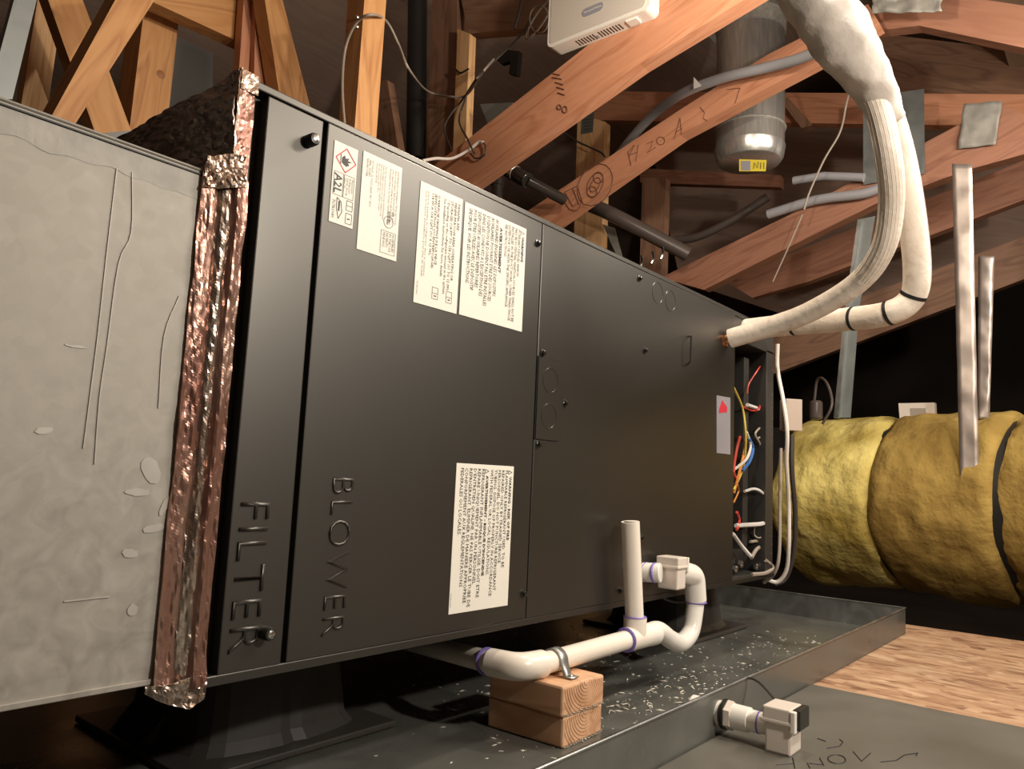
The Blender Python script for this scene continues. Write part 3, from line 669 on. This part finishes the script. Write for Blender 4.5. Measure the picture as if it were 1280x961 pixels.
sh = thing('metal_sheet', 'flat dull grey sheet with scrawled handwriting in front of the pan', 'sheet', (.4, -.8, FZ))
box('sheet', (-1.2, -1.5, FZ-.003), (.985, -.1775, FZ+.0), 'sheet', sh, .0005)
sh_m = [c for c in sh.children][0]
def hand(strokes): 
    bm = bmesh.new()
    for s in strokes:
        tubebm([PZ(960+x*220/1280, 880+y*220/1280, FZ+.0004) for x, y in s], .0007, 4, bm)
    return bm
link('handwriting', hand([[(60,440),(180,430)], [(180,390),(195,465)], [(285,425),(305,465)], [(300,430),(395,440)], [(375,390),(405,445)],
    oval(500,400,65,32,.1), [(620,345),(680,415),(745,355)], [(820,420),(930,410),(990,370),(1090,355),(1075,375)], [(430,320),(520,305),(545,275),(520,255)], [(360,250),(420,270)]]), 'rubber', sh_m)['kind'] = 'stuff'

# ---------------- wood blocks ----------------
def block(z0, z1, dx, dy, rz, lab):
    c0 = PZ(703, 937, FZ)
    m_ = Matrix.Translation((c0.x+dx, c0.y+dy, z0)) @ Matrix.Rotation(rz, 4, 'Z')
    bm = boxbm((0, 0, 0), (.115, .089, z1-z0), .003, 2)
    # ragged saw-cut lower edge on the cut end
    bt = Matrix.Rotation(math.pi/2, 4, 'Z'); 
    o = link('wood_block', bm, 'block', None, local=True, mtx=m_ @ Matrix.Translation((.089,0,0)) @ Matrix.Rotation(math.pi/2, 4, 'Z'))
    tag(o, lab, 'block', 'lumber offcuts under the drain pipe')
    rg = bmesh.new()      # growth rings on the end grain as fine raised lines
    for r in [.006+.0042*k for k in range(14)]:
        run = []
        for k in range(33):
            t = math.pi*k/32; x = .050+r*math.cos(t)*1.05; z = (z1-z0)*.98-r*math.sin(t)*.95
            ok = .002 < x < .087 and .002 < z < (z1-z0)-.001
            if ok: run.append(m_ @ V((x, -.0001, z)))
            if (not ok or k == 32) and len(run) > 2: tubebm(run, .00035, 4, rg)
            if not ok: run = []
    link('growth_rings', rg, 'knot', o)
    sp = bmesh.new()
    for k in range(26):
        x = .003+.083*k/25; q = m_ @ V((x, -.0005, .0006))
        tubebm([q, q+V((random.uniform(-.001,.001), -.0012, -.0005+random.uniform(0,.004)))], .0007, 4, sp)
    link('splinters', sp, 'chip', o)
    return o
block(FZ+.0005, FZ+.036, 0, 0, .03, 'lower of two short lumber blocks under the drain pipe')
block(FZ+.037, FZ+.0725, -.006, -.002, -.01, 'upper lumber block with the pipe clamp screwed onto it')

# ---------------- PVC condensate trap ----------------
YP = -.030; R = .0134
tr = thing('condensate_trap', 'white pipe condensate trap with vent riser resting on lumber blocks', 'pipe', PY(760, 815, YP))
pe = PY(655, 838, YP); zt = pe.z
pt = PY(793, 797, YP)
pe = V((pe.x, YP, pt.z-.002))
tube('pipe', fillet([PY(500, 798, .24), pe+V((-.008,.04,0)), pe+V((0.012,0,0)), pe+V((.08,0,0)), pt+V((-.02,0,0))], .03, 8), R, 'pvc', tr, 20)
e1 = pe
a0 = V((pe.x+.012, YP, pe.z))
def between(p, q, r, name, mt, r2=None, seg=22, par=tr):
    p, q = V(p), V(q); L = (q-p).length; r2 = r2 or r
    return lathe(name, p, q-p, [(0, r*.93), (.0012, r), (L-.0012, r2), (L, r2*.93)], mt, par, seg)
# elbow sleeve
dpipe = (PY(500, 798, .24)-(pe+V((-.008,.04,0)))).normalized()
tube('elbow', fillet([pe+V((-.008,.04,0))+dpipe*.008, pe+V((-.002,.006,0)), pe+V((.036,0,0))], .03, 10), .0165, 'pvc', tr, 24)
between(pe+V((-.008,.04,0))+dpipe*.018, pe+V((-.008,.04,0))+dpipe*.0145, .0168, 'primer_band', 'purple')
# tee
lathe('tee', pt+V((-.024,0,0)), (1,0,0), [(0,.0160), (.001,.0172), (.052,.0172), (.053,.016)], 'pvc', tr)
between(pt, pt+V((.001,0,.030)), .0168, 'tee', 'pvc')
between(pt+V((-.0265,0,0)), pt+V((-.0235,0,0)), .0176, 'primer_band', 'purple')
top = PY(788, 652, YP)
tube('riser', [pt+V((0,0,.02)), top], R, 'pvc', tr, 20)
lathe('riser_bore', top-V((0,0,.0005)), (0,0,1), [(0,R*.72), (.0008,R*.70)], 'inkg', tr, 16)
between(pt+V((0,0,.0285)), pt+V((0,0,.031)), .0172, 'primer_band', 'purple')
# trap bend
q = [pt+V((.028,0,0)), PY(825,788,YP), PY(843,800,YP), PY(858,800,YP), PY(868,780,YP), PY(871,755,YP), PY(870,740,YP)]
lathe('trap_hub', pt+V((.028,0,0)), (1,0,-.05), [(0,.0165), (.002,.0170), (.030,.0168), (.032,.015)], 'pvcw', tr)
q = [pt+V((.03,0,0)), PY(822,788,YP), PY(838,799,YP), PY(851,803,YP), PY(863,790,YP), PY(868,765,YP), PY(870,745,YP)]
tube('trap_bend', smooth_path(q, 6), .0142, 'pvcw', tr, 22)
pu = PY(868,730,YP); pv = PY(853,722,YP-.0)
tube('trap_elbow', fillet([PY(870,750,YP), PY(868,722,YP)+V((0,0,.004)), PY(846,716,YP)+V((0,0,.004))], .020, 10), .0172, 'pvcw', tr, 24)
between(PY(870,753.5,YP), PY(870,751,YP), .0176, 'primer_band', 'purple')
def switch(c, mtx, par, cord, k=1.0):
    """rectangular float switch body with ribs and a black clip; local x = pipe axis"""
    def L(name, lo, hi, mt, b=.0015): return link(name, boxbm([a_*k for a_ in lo], [a_*k for a_ in hi], b*k), mt, par, mtx=mtx, local=True)
    L('switch_body', (-.014,-.019,-.026), (.018,.019,.016), 'plast', .003)
    L('switch_cap', (-.016,-.021,.012), (.018,.021,.028), 'plast', .002)
    L('switch_rib', (-.018,-.022,.009), (.020,.022,.014), 'plast', .0015)
    L('switch_tab', (.018,-.022,.002), (.024,-.014,.027), 'white', .0012)
    L('black_clip', (.018,-.013,.004), (.027,.021,.028), 'bplast', .0015)
sw = PY(839, 716, YP)
between(PY(803,715,YP+.03), PY(826,716,YP+.002), .0150, 'fitting', 'pvcw')
between(PY(808,715,YP+.024), PY(810,715,YP+.021), .0155, 'primer_band', 'purple'); between(PY(817,715.5,YP+.012), PY(820,715.7,YP+.008), .0155, 'primer_band', 'purple')
switch(sw, Matrix.Translation(sw), tr, None, .92)
# clamp
cl = thing('pipe_clamp', 'grey metal strap clamp holding the pipe to the upper block', 'clamp', (pe.x+.07, YP, pe.z))
pc = PY(693, 829, YP); pc = V((pc.x, YP, pe.z))
bm = bmesh.new(); arc = [(YP-.0165-.016, pc.z-.0148), (YP-.0165-.004, pc.z-.0148)]+[(YP-.0150*math.cos(t), pc.z+.0150*math.sin(t)) for t in [math.pi*k/12 for k in range(13)]]+[(YP+.0165+.004, pc.z-.0148), (YP+.032, pc.z-.0148)]
for j, (y, z) in enumerate(arc):
    pass
rows = [[bm.verts.new((pc.x+dx, y, z)) for (y, z) in arc] for dx in (-.008, .008)]
for j in range(len(arc)-1): bm.faces.new((rows[0][j], rows[0][j+1], rows[1][j+1], rows[1][j]))
o = link('strap', bm, 'galvd', cl, smooth=True); s_ = o.modifiers.new('s', 'SOLIDIFY'); s_.thickness = .0014; s_.offset = 0
for s_ in (-1, 1): lathe('screw', (pc.x, YP+s_*.026, pc.z-.0145), (0,0,1), [(0,.0045), (.0015,.0045), (.0030,.0025)], 'brass', cl, 8)
tag(tube('switch_wire', [PY(818,727,.0), PY(826,745,.03), PY(842,752,.05), PY(858,752,.06)], .002, 'cabled', None, 6, 5), 'thin black wire curling below the upper float switch', 'wire')

# ---------------- overflow switch through the pan rim ----------------
ov = thing('overflow_switch', 'white overflow float switch fitting passing out through the pan rim', 'float switch', PZ(940, 900, FZ))
c0 = V((.63, -.178, FZ+.028)); c0 = V((PY(903, 893, -.178).x, -.178, PY(903, 893, -.178).z))
ax_ = (PY(948, 905, -.235)-c0).normalized(); ax_ = V((0, -1, 0))
c0 = PY(905, 892, -.182)
lathe('inner_fitting', c0+V((0,.045,0)), (0,-1,0), [(0,.013), (.002,.0145), (.042,.0155), (.043,.012)], 'pvcw', ov)
lathe('gasket', c0, (0,-1,0), [(0,.0185), (.004,.0190), (.0045,.016)], 'rubber', ov)
lathe('nut', c0+V((0,-.004,0)), (0,-1,0), [(0,.0175), (.0015,.0185), (.009,.0180), (.0095,.0150)], 'plast', ov, 6, .3)
lathe('bushing', c0+V((0,-.012,0)), (0,-1,0), [(0,.0155), (.022,.0152), (.0225,.0130)], 'pvcw', ov)
lathe('coupling', c0+V((0,-.033,0)), (0,-1,0), [(0,.0132), (.012,.0132), (.028,.0120), (.030,.0110)], 'pvcw', ov)
lathe('primer_band', c0+V((0,-.046,0)), (0,-1,0), [(0,.0136), (.002,.0136)], 'purple', ov)
mt_ = Matrix.Translation(c0+V((0,-.074,.000))) @ Matrix.Rotation(-math.pi/2, 4, 'Z')
switch(None, mt_, ov, None, 1.0)
tag(tube('switch_wire', [c0+V((-.01,.05,.0)), PZ(920,852,FZ+.05), PZ(945,850,FZ+.055), c0+V((.02,-.066,.02))], .0018, 'cabled', None, 6, 6), 'thin black wire arching over the pan rim to the lower float switch', 'wire')

# ---------------- insulated line set ----------------
A = [PD(*a_) for a_ in ((913,423,1.46),(960,409,1.42),(1010,391,1.36),(1070,355,1.28),(1103,312,1.22),(1114,258,1.18),(1111,200,1.14),(1095,130,1.125),(1064,66,1.095),(1020,0,1.055),(990,-50,1.03))]
B = [PD(*a_) for a_ in ((930,412,1.56),(985,406,1.50),(1060,399,1.40),(1112,391,1.33),(1140,372,1.31),(1146,335,1.29),(1138,260,1.26),(1122,180,1.23),(1097,110,1.18),(1066,62,1.12),(1015,0,1.09))]
la = thing('insulated_line', 'front ribbed white insulated refrigerant line ending in a copper stub', 'pipe', A[0])
pa = smooth_path(A, 8)
bm = tubebm(pa[:74], .0185, 28)
o = link('insulation', bm, 'ins', la, smooth=True); sharp(o)
bm = bmesh.new()                          # corrugation ribs along the sleeve
t0 = (pa[1]-pa[0]).normalized(); 
rp = pa[:74]
for kk in range(22):
    line = []; u = None
    for i, p in enumerate(rp):
        t = (rp[min(i+1, len(rp)-1)]-rp[max(i-1, 0)]).normalized()
        if u is None: u = (V((0,0,1))-t.z*t).normalized()
        u = (u-u.dot(t)*t).normalized(); v = t.cross(u); an = 2*math.pi*kk/22
        line.append(p+.0184*(math.cos(an)*u+math.sin(an)*v))
    tubebm(line[26:], .0005, 4, bm)
link('rib', bm, 'ins', la, smooth=True)
ca = A[0]; cdir = (A[0]-A[1]).normalized()
lathe('copper_stub', ca-cdir*.01, cdir, [(0,.010), (.018,.010), (.020,.0125), (.029,.0125), (.031,.0095), (.036,.0095), (.038,.006)], 'copper', la, 20)
lb_ = thing('insulated_line', 'rear smooth white insulated refrigerant line with black tape bands', 'pipe', B[0])
pb = smooth_path(B, 8); tube('insulation', pb[:72], .0215, 'ins', lb_, 26)
seam = [p+W(V((.8,0,-.6)))*.0213 for p in pb[30:70]]
tube('seam', seam, .0012, 'tape', lb_, 5)
for f_ in (9, 17, 24, 33):
    i = f_; d_ = (pb[i+1]-pb[i-1]).normalized(); lathe('tape_band', pb[i]-d_*.003, d_, [(0,.0222), (.006,.0222)], 'rubber', lb_, 26)
wp = [PD(*a_) for a_ in ((1112,150,1.15),(1090,105,1.12),(1062,62,1.085),(1035,22,1.06),(1012,-15,1.04),(985,-60,1.02))]
wp2 = smooth_path(wp, 8); n_ = len(wp2)
bm = tubebm(wp2, [.021+.021*min(1, i/18) for i in range(n_)], 30)
for v in bm.verts: v.co += (V((noise.noise(v.co*45), noise.noise(v.co*45+V((3,3,3))), noise.noise(v.co*45+V((7,0,0)))))*.004)
tag(link('tape_wrap', bm, 'tape', None, smooth=True), 'crinkled grey tape wrap binding both lines at the top', 'tape')

# ---------------- foil straps, steel angle, strut ----------------
def strap(name, quad, x, lab, torn=True):
    bm = bmesh.new(); n = 60; rows = []
    (a0_, a1_, b1_, b0_) = quad
    for i in range(n+1):
        t = i/n; row = []
        for j in range(5):
            s = j/4; px = (a0_[0]*(1-s)+a1_[0]*s)*(1-t)+(b0_[0]*(1-s)+b1_[0]*s)*t; py = (a0_[1]*(1-s)+a1_[1]*s)*(1-t)+(b0_[1]*(1-s)+b1_[1]*s)*t
            p = PX(px, py, x); zz = p.z*1.0
            row.append(bm.verts.new(p+V((.006*noise.noise(V((zz*16, s*1.0, x)))+.0022*noise.noise(V((zz*42, s*2, 3))), 0, 0))))
        rows.append(row)
    for i in range(n):
        for j in range(4): bm.faces.new((rows[i][j], rows[i][j+1], rows[i+1][j+1], rows[i+1][j]))
    o = link(name, bm, 'foilst', None, smooth=True); s = o.modifiers.new('s', 'SOLIDIFY'); s.thickness = .0012
    return tag(o, lab, 'strap')
M['foilst'] = mat('strap_foil', (.50,.44,.40), .45, .75, (.40,.34,.30), 8)
strap('hanging_strap', ((1190,205), (1215,205), (1224,598), (1200,600)), 1.98, 'long crinkled foil strap hanging in front of the yellow duct')
strap('hanging_strap', ((1223,320), (1243,320), (1237,524), (1222,524)), 2.12, 'shorter dull foil strap hanging behind the long strap')
tag(prism('strap_end', [PX(x, y, 1.985) for x, y in ((1201,596), (1222,596), (1216,602), (1215,606), (1208,607), (1205,611), (1203,607), (1206,601))], (.001,0,0), 'foilst', None, frame=False), 'torn foil tip at the bottom of the long strap', 'strap')
an = thing('steel_angle', 'dull galvanized steel angle standing behind the insulated lines', 'angle iron', PX(1052, 520, 2.0))
prism('web', [PX(x, y, 2.0) for x, y in ((1074,274), (1094,270), (1074,385), (1063,522), (1042,522), (1056,400))], (.003,0,0), 'gplate', an, .0005)
prism('lip', [PX(x, y, 1.985) for x, y in ((1072,274), (1076,274), (1058,400), (1048,522), (1042,522), (1054,400))], (.02,0,0), 'galvd', an, .0005)
su = thing('steel_strut', 'pale galvanized upright strut at the upper left on the duct', 'strut', PY(5, 120, .2))
prism('face', [PY(x, y, .2) for x, y in ((22,-25), (52,-25), (15.5,124), (-16,124), (-16,105))], (0,.0025,0), 'gplate', su, .0005)
prism('flange', [PY(x, y, .2) for x, y in ((20,-25), (24,-25), (-6,90), (-11,90))], (0,-.012,0), 'gplate', su, .0004)
gd = tag(prism('duct_sleeve', [PY(x, y, .62) for x, y in ((130,166), (165,163), (200,155), (235,142), (262,127), (290,110), (262,150), (262,700), (140,700))], (0,.02,0), 'gpan', None), 'grey sleeve edge curving up behind the foil wrapped end', 'duct')

# ---------------- white control box on the chord ----------------
RX = 1.105
p0 = PX(684, 60, RX); p1 = PX(812, 21, RX)
wb = thing('gateway_box', 'white plastic network box with oval badge mounted on the upper reddish chord', 'box', (RX+.02, (p0.y+p1.y)/2, p0.z))
y0_, y1_, z0_ = p0.y, p1.y, p0.z-.002
RH = .17
def rr_box(name, x0, x1, ya, yb, za, zb, r, mt, par, b=.004):
    pts = []
    for cy_, cz_, t0 in ((ya-r, za+r, 0), (yb+r, za+r, 90), (yb+r, zb-r, 180), (ya-r, zb-r, 270)):
        for k in range(7):
            t = math.radians(270-90+t0+90*k/6); 
            pts.append(V((x0, cy_-r*math.sin(t+math.pi/2)*1.0 if False else cy_+r*math.cos(math.radians(-t0-90*k/6)), cz_+r*math.sin(math.radians(-t0-90*k/6)))))
    return prism(name, pts, (x1-x0, 0, 0), mt, par, b, frame=False, seg=3)
rr_box('shell', RX, RX+.044, y0_, y1_, z0_, z0_+RH, .016, 'white', wb, .005)
rr_box('face', RX-.0012, RX+.004, y0_-.008, y1_+.012, z0_+.009, z0_+RH-.01, .010, 'wface', wb, .001)
yc = (y0_+y1_)/2
pbg = PX(741, 12, RX-.0015); bw_ = .026
bpts = []
for s in (1, -1):
    for k in range(9):
        t = math.radians(-90+180*k/8); bpts.append(V((RX-.0022, pbg.y - s*(.020+.011*math.cos(t)), pbg.z + s*.011*math.sin(t))))
bd_ = prism('badge', bpts, (.0015,0,0), 'badge', wb, .0003, frame=False)
text('lettering', 'Honeywell Home', (RX-.0024, pbg.y+.026, pbg.z+.004), (0,-1,0), (0,0,1), 1, 'white', bd_, fit=(.052, .0075), off=.02)
vl = []
for k in range(16):
    t = k/15
    if k in (7,): continue
    yy = y0_ + (y1_-y0_)*(.27+.42*t); vl.append(((RX+.012, yy-.0014, z0_-.0006), (RX+.036, yy+.0014, z0_+.002)))
boxes('vent_slot', vl, 'rubber', wb, 0)
box('latch', (RX+.022, y0_+(y1_-y0_)*.46-.004, z0_-.0012), (RX+.034, y0_+(y1_-y0_)*.46+.006, z0_+.003), 'badge', wb)
box('latch', (RX+.010, y0_+(y1_-y0_)*.86, z0_-.004), (RX+.035, y0_+(y1_-y0_)*.76, z0_+.002), 'white', wb)

# ---------------- metal canister, conduit, pipes ----------------
ct = thing('metal_canister', 'galvanized metal canister hanging behind the lower reddish chord', 'canister', PX(937, 200, 1.9))
cc = PX(937, 186, 1.92); r0 = (PX(898,186,1.92)-PX(976,186,1.92)).length/2
topz = PX(937, 14, 1.92).z
lathe('body', (cc.x, cc.y, cc.z), (0,0,1), [(0,r0), (topz-cc.z, r0*1.0)], 'canm', ct, 40)
lathe('end_cap', (cc.x, cc.y, cc.z-.050), (0,0,1), [(0,r0*.80), (.004,r0*.90), (.018,r0*.98), (.050,r0*1.03), (.052,r0*1.01), (.056,r0*.7), (.085,r0*.55), (.10,r0*.35)], 'canm', ct, 40)
lathe('collar', (cc.x, cc.y, PX(937,46,1.92).z), (0,0,1), [(0,r0*1.03), (.05,r0*1.05), (.055,r0*1.0)], 'galv', ct, 40)
lathe('band', (cc.x, cc.y, PX(937,165,1.92).z), (0,0,1), [(0,r0*1.02), (.004,r0*1.05), (.008,r0*1.02)], 'galv', ct, 40)
prism('mounting_tab', [PX(x, y, 1.86) for x, y in ((880,40), (898,24), (912,26), (905,58), (898,58))], (.002,0,0), 'galv', ct, frame=False)
sx = cc.x-r0*1.03
s1 = prism('sticker', [PX(x, y, sx+.012) for x, y in ((924,199), (958,200), (957,214), (924,214))], (.001,0,0), 'yel', ct, frame=False); s1['label'] = 'yellow and white printed sticker'
prism('sticker_panel', [PX(x, y, sx+.0115) for x, y in ((926,201), (938,201), (938,213), (926,213))], (.0005,0,0), 'badge', s1, frame=False)
ink('lettering', [[(942,211),(943,203),(947,210),(948,202)], [(951,203),(951,211)], [(955,203),(955,211)]], 0, sx+.0112, .001, 'ink', s1)
tag(tube('flexible_conduit', [PX(*a_) for a_ in ((765,205,1.78),(790,172,1.75),(818,142,1.70),(855,116,1.62),(905,97,1.60),(960,84,1.60),(1000,73,1.58),(1036,57,1.55),(1070,35,1.52))], .0145, 'conduit', None, 16, 8),
    'grey flexible conduit arching over the lower reddish chord', 'conduit')
bp = thing('black_pipe', 'glossy black pipe with fittings behind the cabinet top edge', 'pipe', PX(645, 215, 1.45))
between(PX(636,213,1.45), PX(660,226,1.45), .024, 'coupling', 'pipeb', par=bp); between(PX(658,225,1.45), PX(705,250,1.6), .018, 'pipe_run', 'pipeb', par=bp)
between(PX(640,215,1.449), PX(645,217,1.449), .026, 'clamp_ring', 'brass', par=bp)
tag(lathe('pipe_stub', PX(622,225,1.4)-V((0,0,1.11)), (0,0,1), [(0,.018), (1.09,.018), (1.092,.021), (1.112,.021), (1.113,.012)], 'pipeb', None), 'short upright black pipe stub behind the cabinet top edge', 'pipe')
tag(tube('brown_pipe', [PX(*a_) for a_ in ((735,255,1.9),(765,268,1.9),(830,302,2.0),(860,318,2.05))], .026, 'pipebr', None, 18, 4), 'thick dark brown pipe slanting down right behind the chord', 'pipe')
tag(tube('black_vent_pipe', [PX(522,-20,1.3), PX(520,200,1.3)], .033, 'rubber', None, 16), 'black upright pipe between the orange post and the dim post', 'pipe')
tag(prism('flashing', [PX(x, y, 2.0) for x, y in ((753,280), (768,285), (779,325), (772,322))], (.003,0,0), 'galv'), 'thin grey sheet metal fin beneath the brown pipe', 'plate')
tag(tube('grey_pipe', [PX(*a_) for a_ in ((992,226,2.13),(1030,220,2.13),(1080,222,2.13))], .014, 'conduit', None, 12), 'short grey pipe behind the gusset plate, upper of two', 'pipe')
tag(tube('grey_pipe', [PX(*a_) for a_ in ((960,268,2.13),(1020,250,2.13),(1075,243,2.13),(1098,236,2.13))], .016, 'conduit', None, 12, 3), 'curved grey pipe behind the gusset plate, lower of two', 'pipe')
tag(prism('sheet_metal_scrap', [PX(x, y, 1.24) for x, y in ((600,130), (640,128), (648,150), (628,170), (612,160))], (.03,0,0), 'gpan', None), 'dark folded scrap behind the looping cables', 'scrap')
tag(prism('bracket', [PX(x, y, 1.7) for x, y in ((620,74), (632,62), (649,64), (646,94), (636,92), (638,76), (626,80))], (.02,0,0), 'bplast', None), 'black angled bracket in the gloom left of the white box', 'bracket')
tag(prism('white_tag', [PX(x, y, 1.58) for x, y in ((867,96), (877,107), (867,111))], (.001,0,0), 'white', None, frame=False), 'tiny white triangular tag above the conduit', 'tag')

# ---------------- cables ----------------
def cable(lab, pts, r, mt, name='cable'): return tag(tube(name, [PX(*a_) for a_ in pts], r, mt, None, 8, 8), lab, 'cable')
cable('grey cable looping from the stapled post to the pale post', [(432,170,.69),(428,110,.69),(432,60,.69),(446,28,.68),(466,18,.69),(484,28,.8),(498,55,.85),(512,88,.85),(535,114,1.22),(565,121,1.24),(584,118,1.24),(602,92,1.1),(617,74,1.2)], .0032, 'cable')
cable('second grey cable running up beside the bracket in the gloom', [(566,190,1.24),(556,165,1.24),(560,148,1.24),(580,122,1.24),(596,98,1.0),(612,82,1.2),(650,45,1.25),(665,20,1.25)], .003, 'cabled')
cable('dark cable hanging beside the pale narrow post', [(583,120,1.24),(574,150,1.24),(585,175,1.13),(593,192,1.13)], .003, 'cabled')
cable('white cable end stapled to the reddish chord above the cabinet', [(528,201,1.0),(545,198,1.05),(565,198,1.1),(585,188,1.13),(598,178,1.14),(604,178,1.14)], .0042, 'cablew')
cable('black staple loop on the reddish chord', [(604,178,1.14),(607,184,1.14),(605,194,1.14),(595,198,1.14),(588,192,1.14)], .0025, 'cabled')
cable('thin white wire dangling near the gusset plate', [(1075,30,1.69),(1068,85,1.9),(1058,130,2.0),(1050,165,2.0),(1030,200,2.0),(1012,240,2.0),(1005,262,2.0)], .003, 'cable')
cable('thin pale wire slanting below the reddish chord on the right', [(1003,268,2.1),(985,310,2.1),(966,352,2.1)], .0025, 'cable')
cable('thin dark cable crossing the pale labelled post', [(704,166,1.95),(722,177,1.95),(750,190,1.95),(756,196,1.95)], .0035, 'cabled')
cable('thin vertical dark rod at the top left of the white box', [(654,-20,1.28),(650,10,1.28),(643,36,1.28)], .004, 'cabled', 'rod')
for k in range(3):
    c_ = [(674+12*math.cos(t+k)*(1+.2*k), 24+(17+4*k)*math.sin(t), 1.24+.008*k) for t in [j*.7 for j in range(int(11))]]
    cable(('outer', 'middle', 'inner')[k]+' loop of the coiled wire bundle left of the white box', c_, .0022, 'cable')
st_ = thing('cable_staple', 'metal staple holding the grey cable to the orange post', 'staple', PX(447, 28, .685))
for px, py in ((447,22), (447,34)): lathe('nail', PX(px, py, .692), (-1,0,0), [(0,.004), (.004,.004), (.006,.002)], 'brass', st_, 8)
tag(tube('cable_clip', [PX(570,87,1.265), PX(576,91,1.26), PX(586,86,1.265)], .003, 'rubber', None, 6, 4), 'black clip on the narrow pale post', 'clip')

# ---------------- yellow insulated duct ----------------
yd = thing('insulated_duct', 'large round duct wrapped in yellow fiberglass insulation', 'duct', (2.29, 0, FZ))
c1 = PD(1003, 622, 2.62); c2 = PD(1290, 636, 2.10); r1 = .262; dirv = (c2-c1).normalized(); LEN = (c2-c1).length
def section(s0, s1, mt, seed, bulge, cave=.0, r_=None):
    n, sg = 26, 72; bm = bmesh.new(); rings = []
    up = (V((0,0,1))-dirv.z*dirv).normalized(); sd = dirv.cross(up); rr0 = r_ or r1
    for i in range(n+1):
        t = i/n; ring_ = []
        for k in range(sg):
            a_ = 2*math.pi*k/sg; edge = min(t, 1-t)
            rr = rr0*(1+bulge*(1-math.exp(-edge*14)) - .05*math.exp(-edge*26))
            base = c1+dirv*(s0+(s1-s0)*t)
            p = base+rr*(math.cos(a_)*up+math.sin(a_)*sd)
            d = .018*noise.noise(p*4+V((seed,0,0)))+.010*noise.noise(p*13)+.006*noise.noise(p*34)
            p = base+(rr+d)*(math.cos(a_)*up+math.sin(a_)*sd) + dirv*(.014*noise.noise(V((math.cos(a_)*2, math.sin(a_)*2, seed+s0*9))))*(1 if edge < .1 else 0)
            ring_.append(bm.verts.new(p))
        rings.append(ring_)
    for i in range(n):
        for k in range(sg): bm.faces.new((rings[i][k], rings[i][(k+1) % sg], rings[i+1][(k+1) % sg], rings[i+1][k]))
    bm.faces.new(rings[0][::-1]); bm.faces.new(rings[-1])
    return sharp(link('insulation_batt', bm, mt, yd, smooth=True), 1.0)
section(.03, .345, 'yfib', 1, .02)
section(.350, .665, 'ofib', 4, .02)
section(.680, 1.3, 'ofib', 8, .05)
lathe('inner_duct', c1-dirv*.3, dirv, [(0,r1*.93), (1.45,r1*.93)], 'rubber', yd, 48)
bm = bmesh.new()
tb = thing('small_control', 'small beige box with grey window on top of the yellow duct', 'control box', PX(1146, 527, 2.2))
prism('housing', [PX(x, y, 2.2) for x, y in ((1123,504), (1168,503), (1169,527), (1125,529))], (.03,0,0), 'plast', tb, .002)
prism('window', [PX(x, y, 2.198) for x, y in ((1138,510), (1157,510), (1157,521), (1139,521))], (.003,0,0), 'cable', tb, .0005)

# ---------------- repeats share a group ----------------
GROUPS = dict(truss_chord='sloping truss chords of the attic roof', truss_web='level truss timbers', stud='upright posts of the attic framing',
    diagonal_brace='diagonal braces at the upper left', pedestal='pedestals under the black cabinet', insulated_line='insulated refrigerant lines',
    hanging_strap='foil straps holding the yellow duct', grey_pipe='grey pipes behind the gusset plate', brown_pipe='dark pipes behind the chords',
    electrical_cable='cables hanging at the cabinet end', switch_wire='float switch wires', cable='loose cables among the framing')
for o in list(COL.objects):
    k = o.name.split('.')[0]
    if o.parent is None and 'label' in o and k in GROUPS: o['group'] = GROUPS[k]
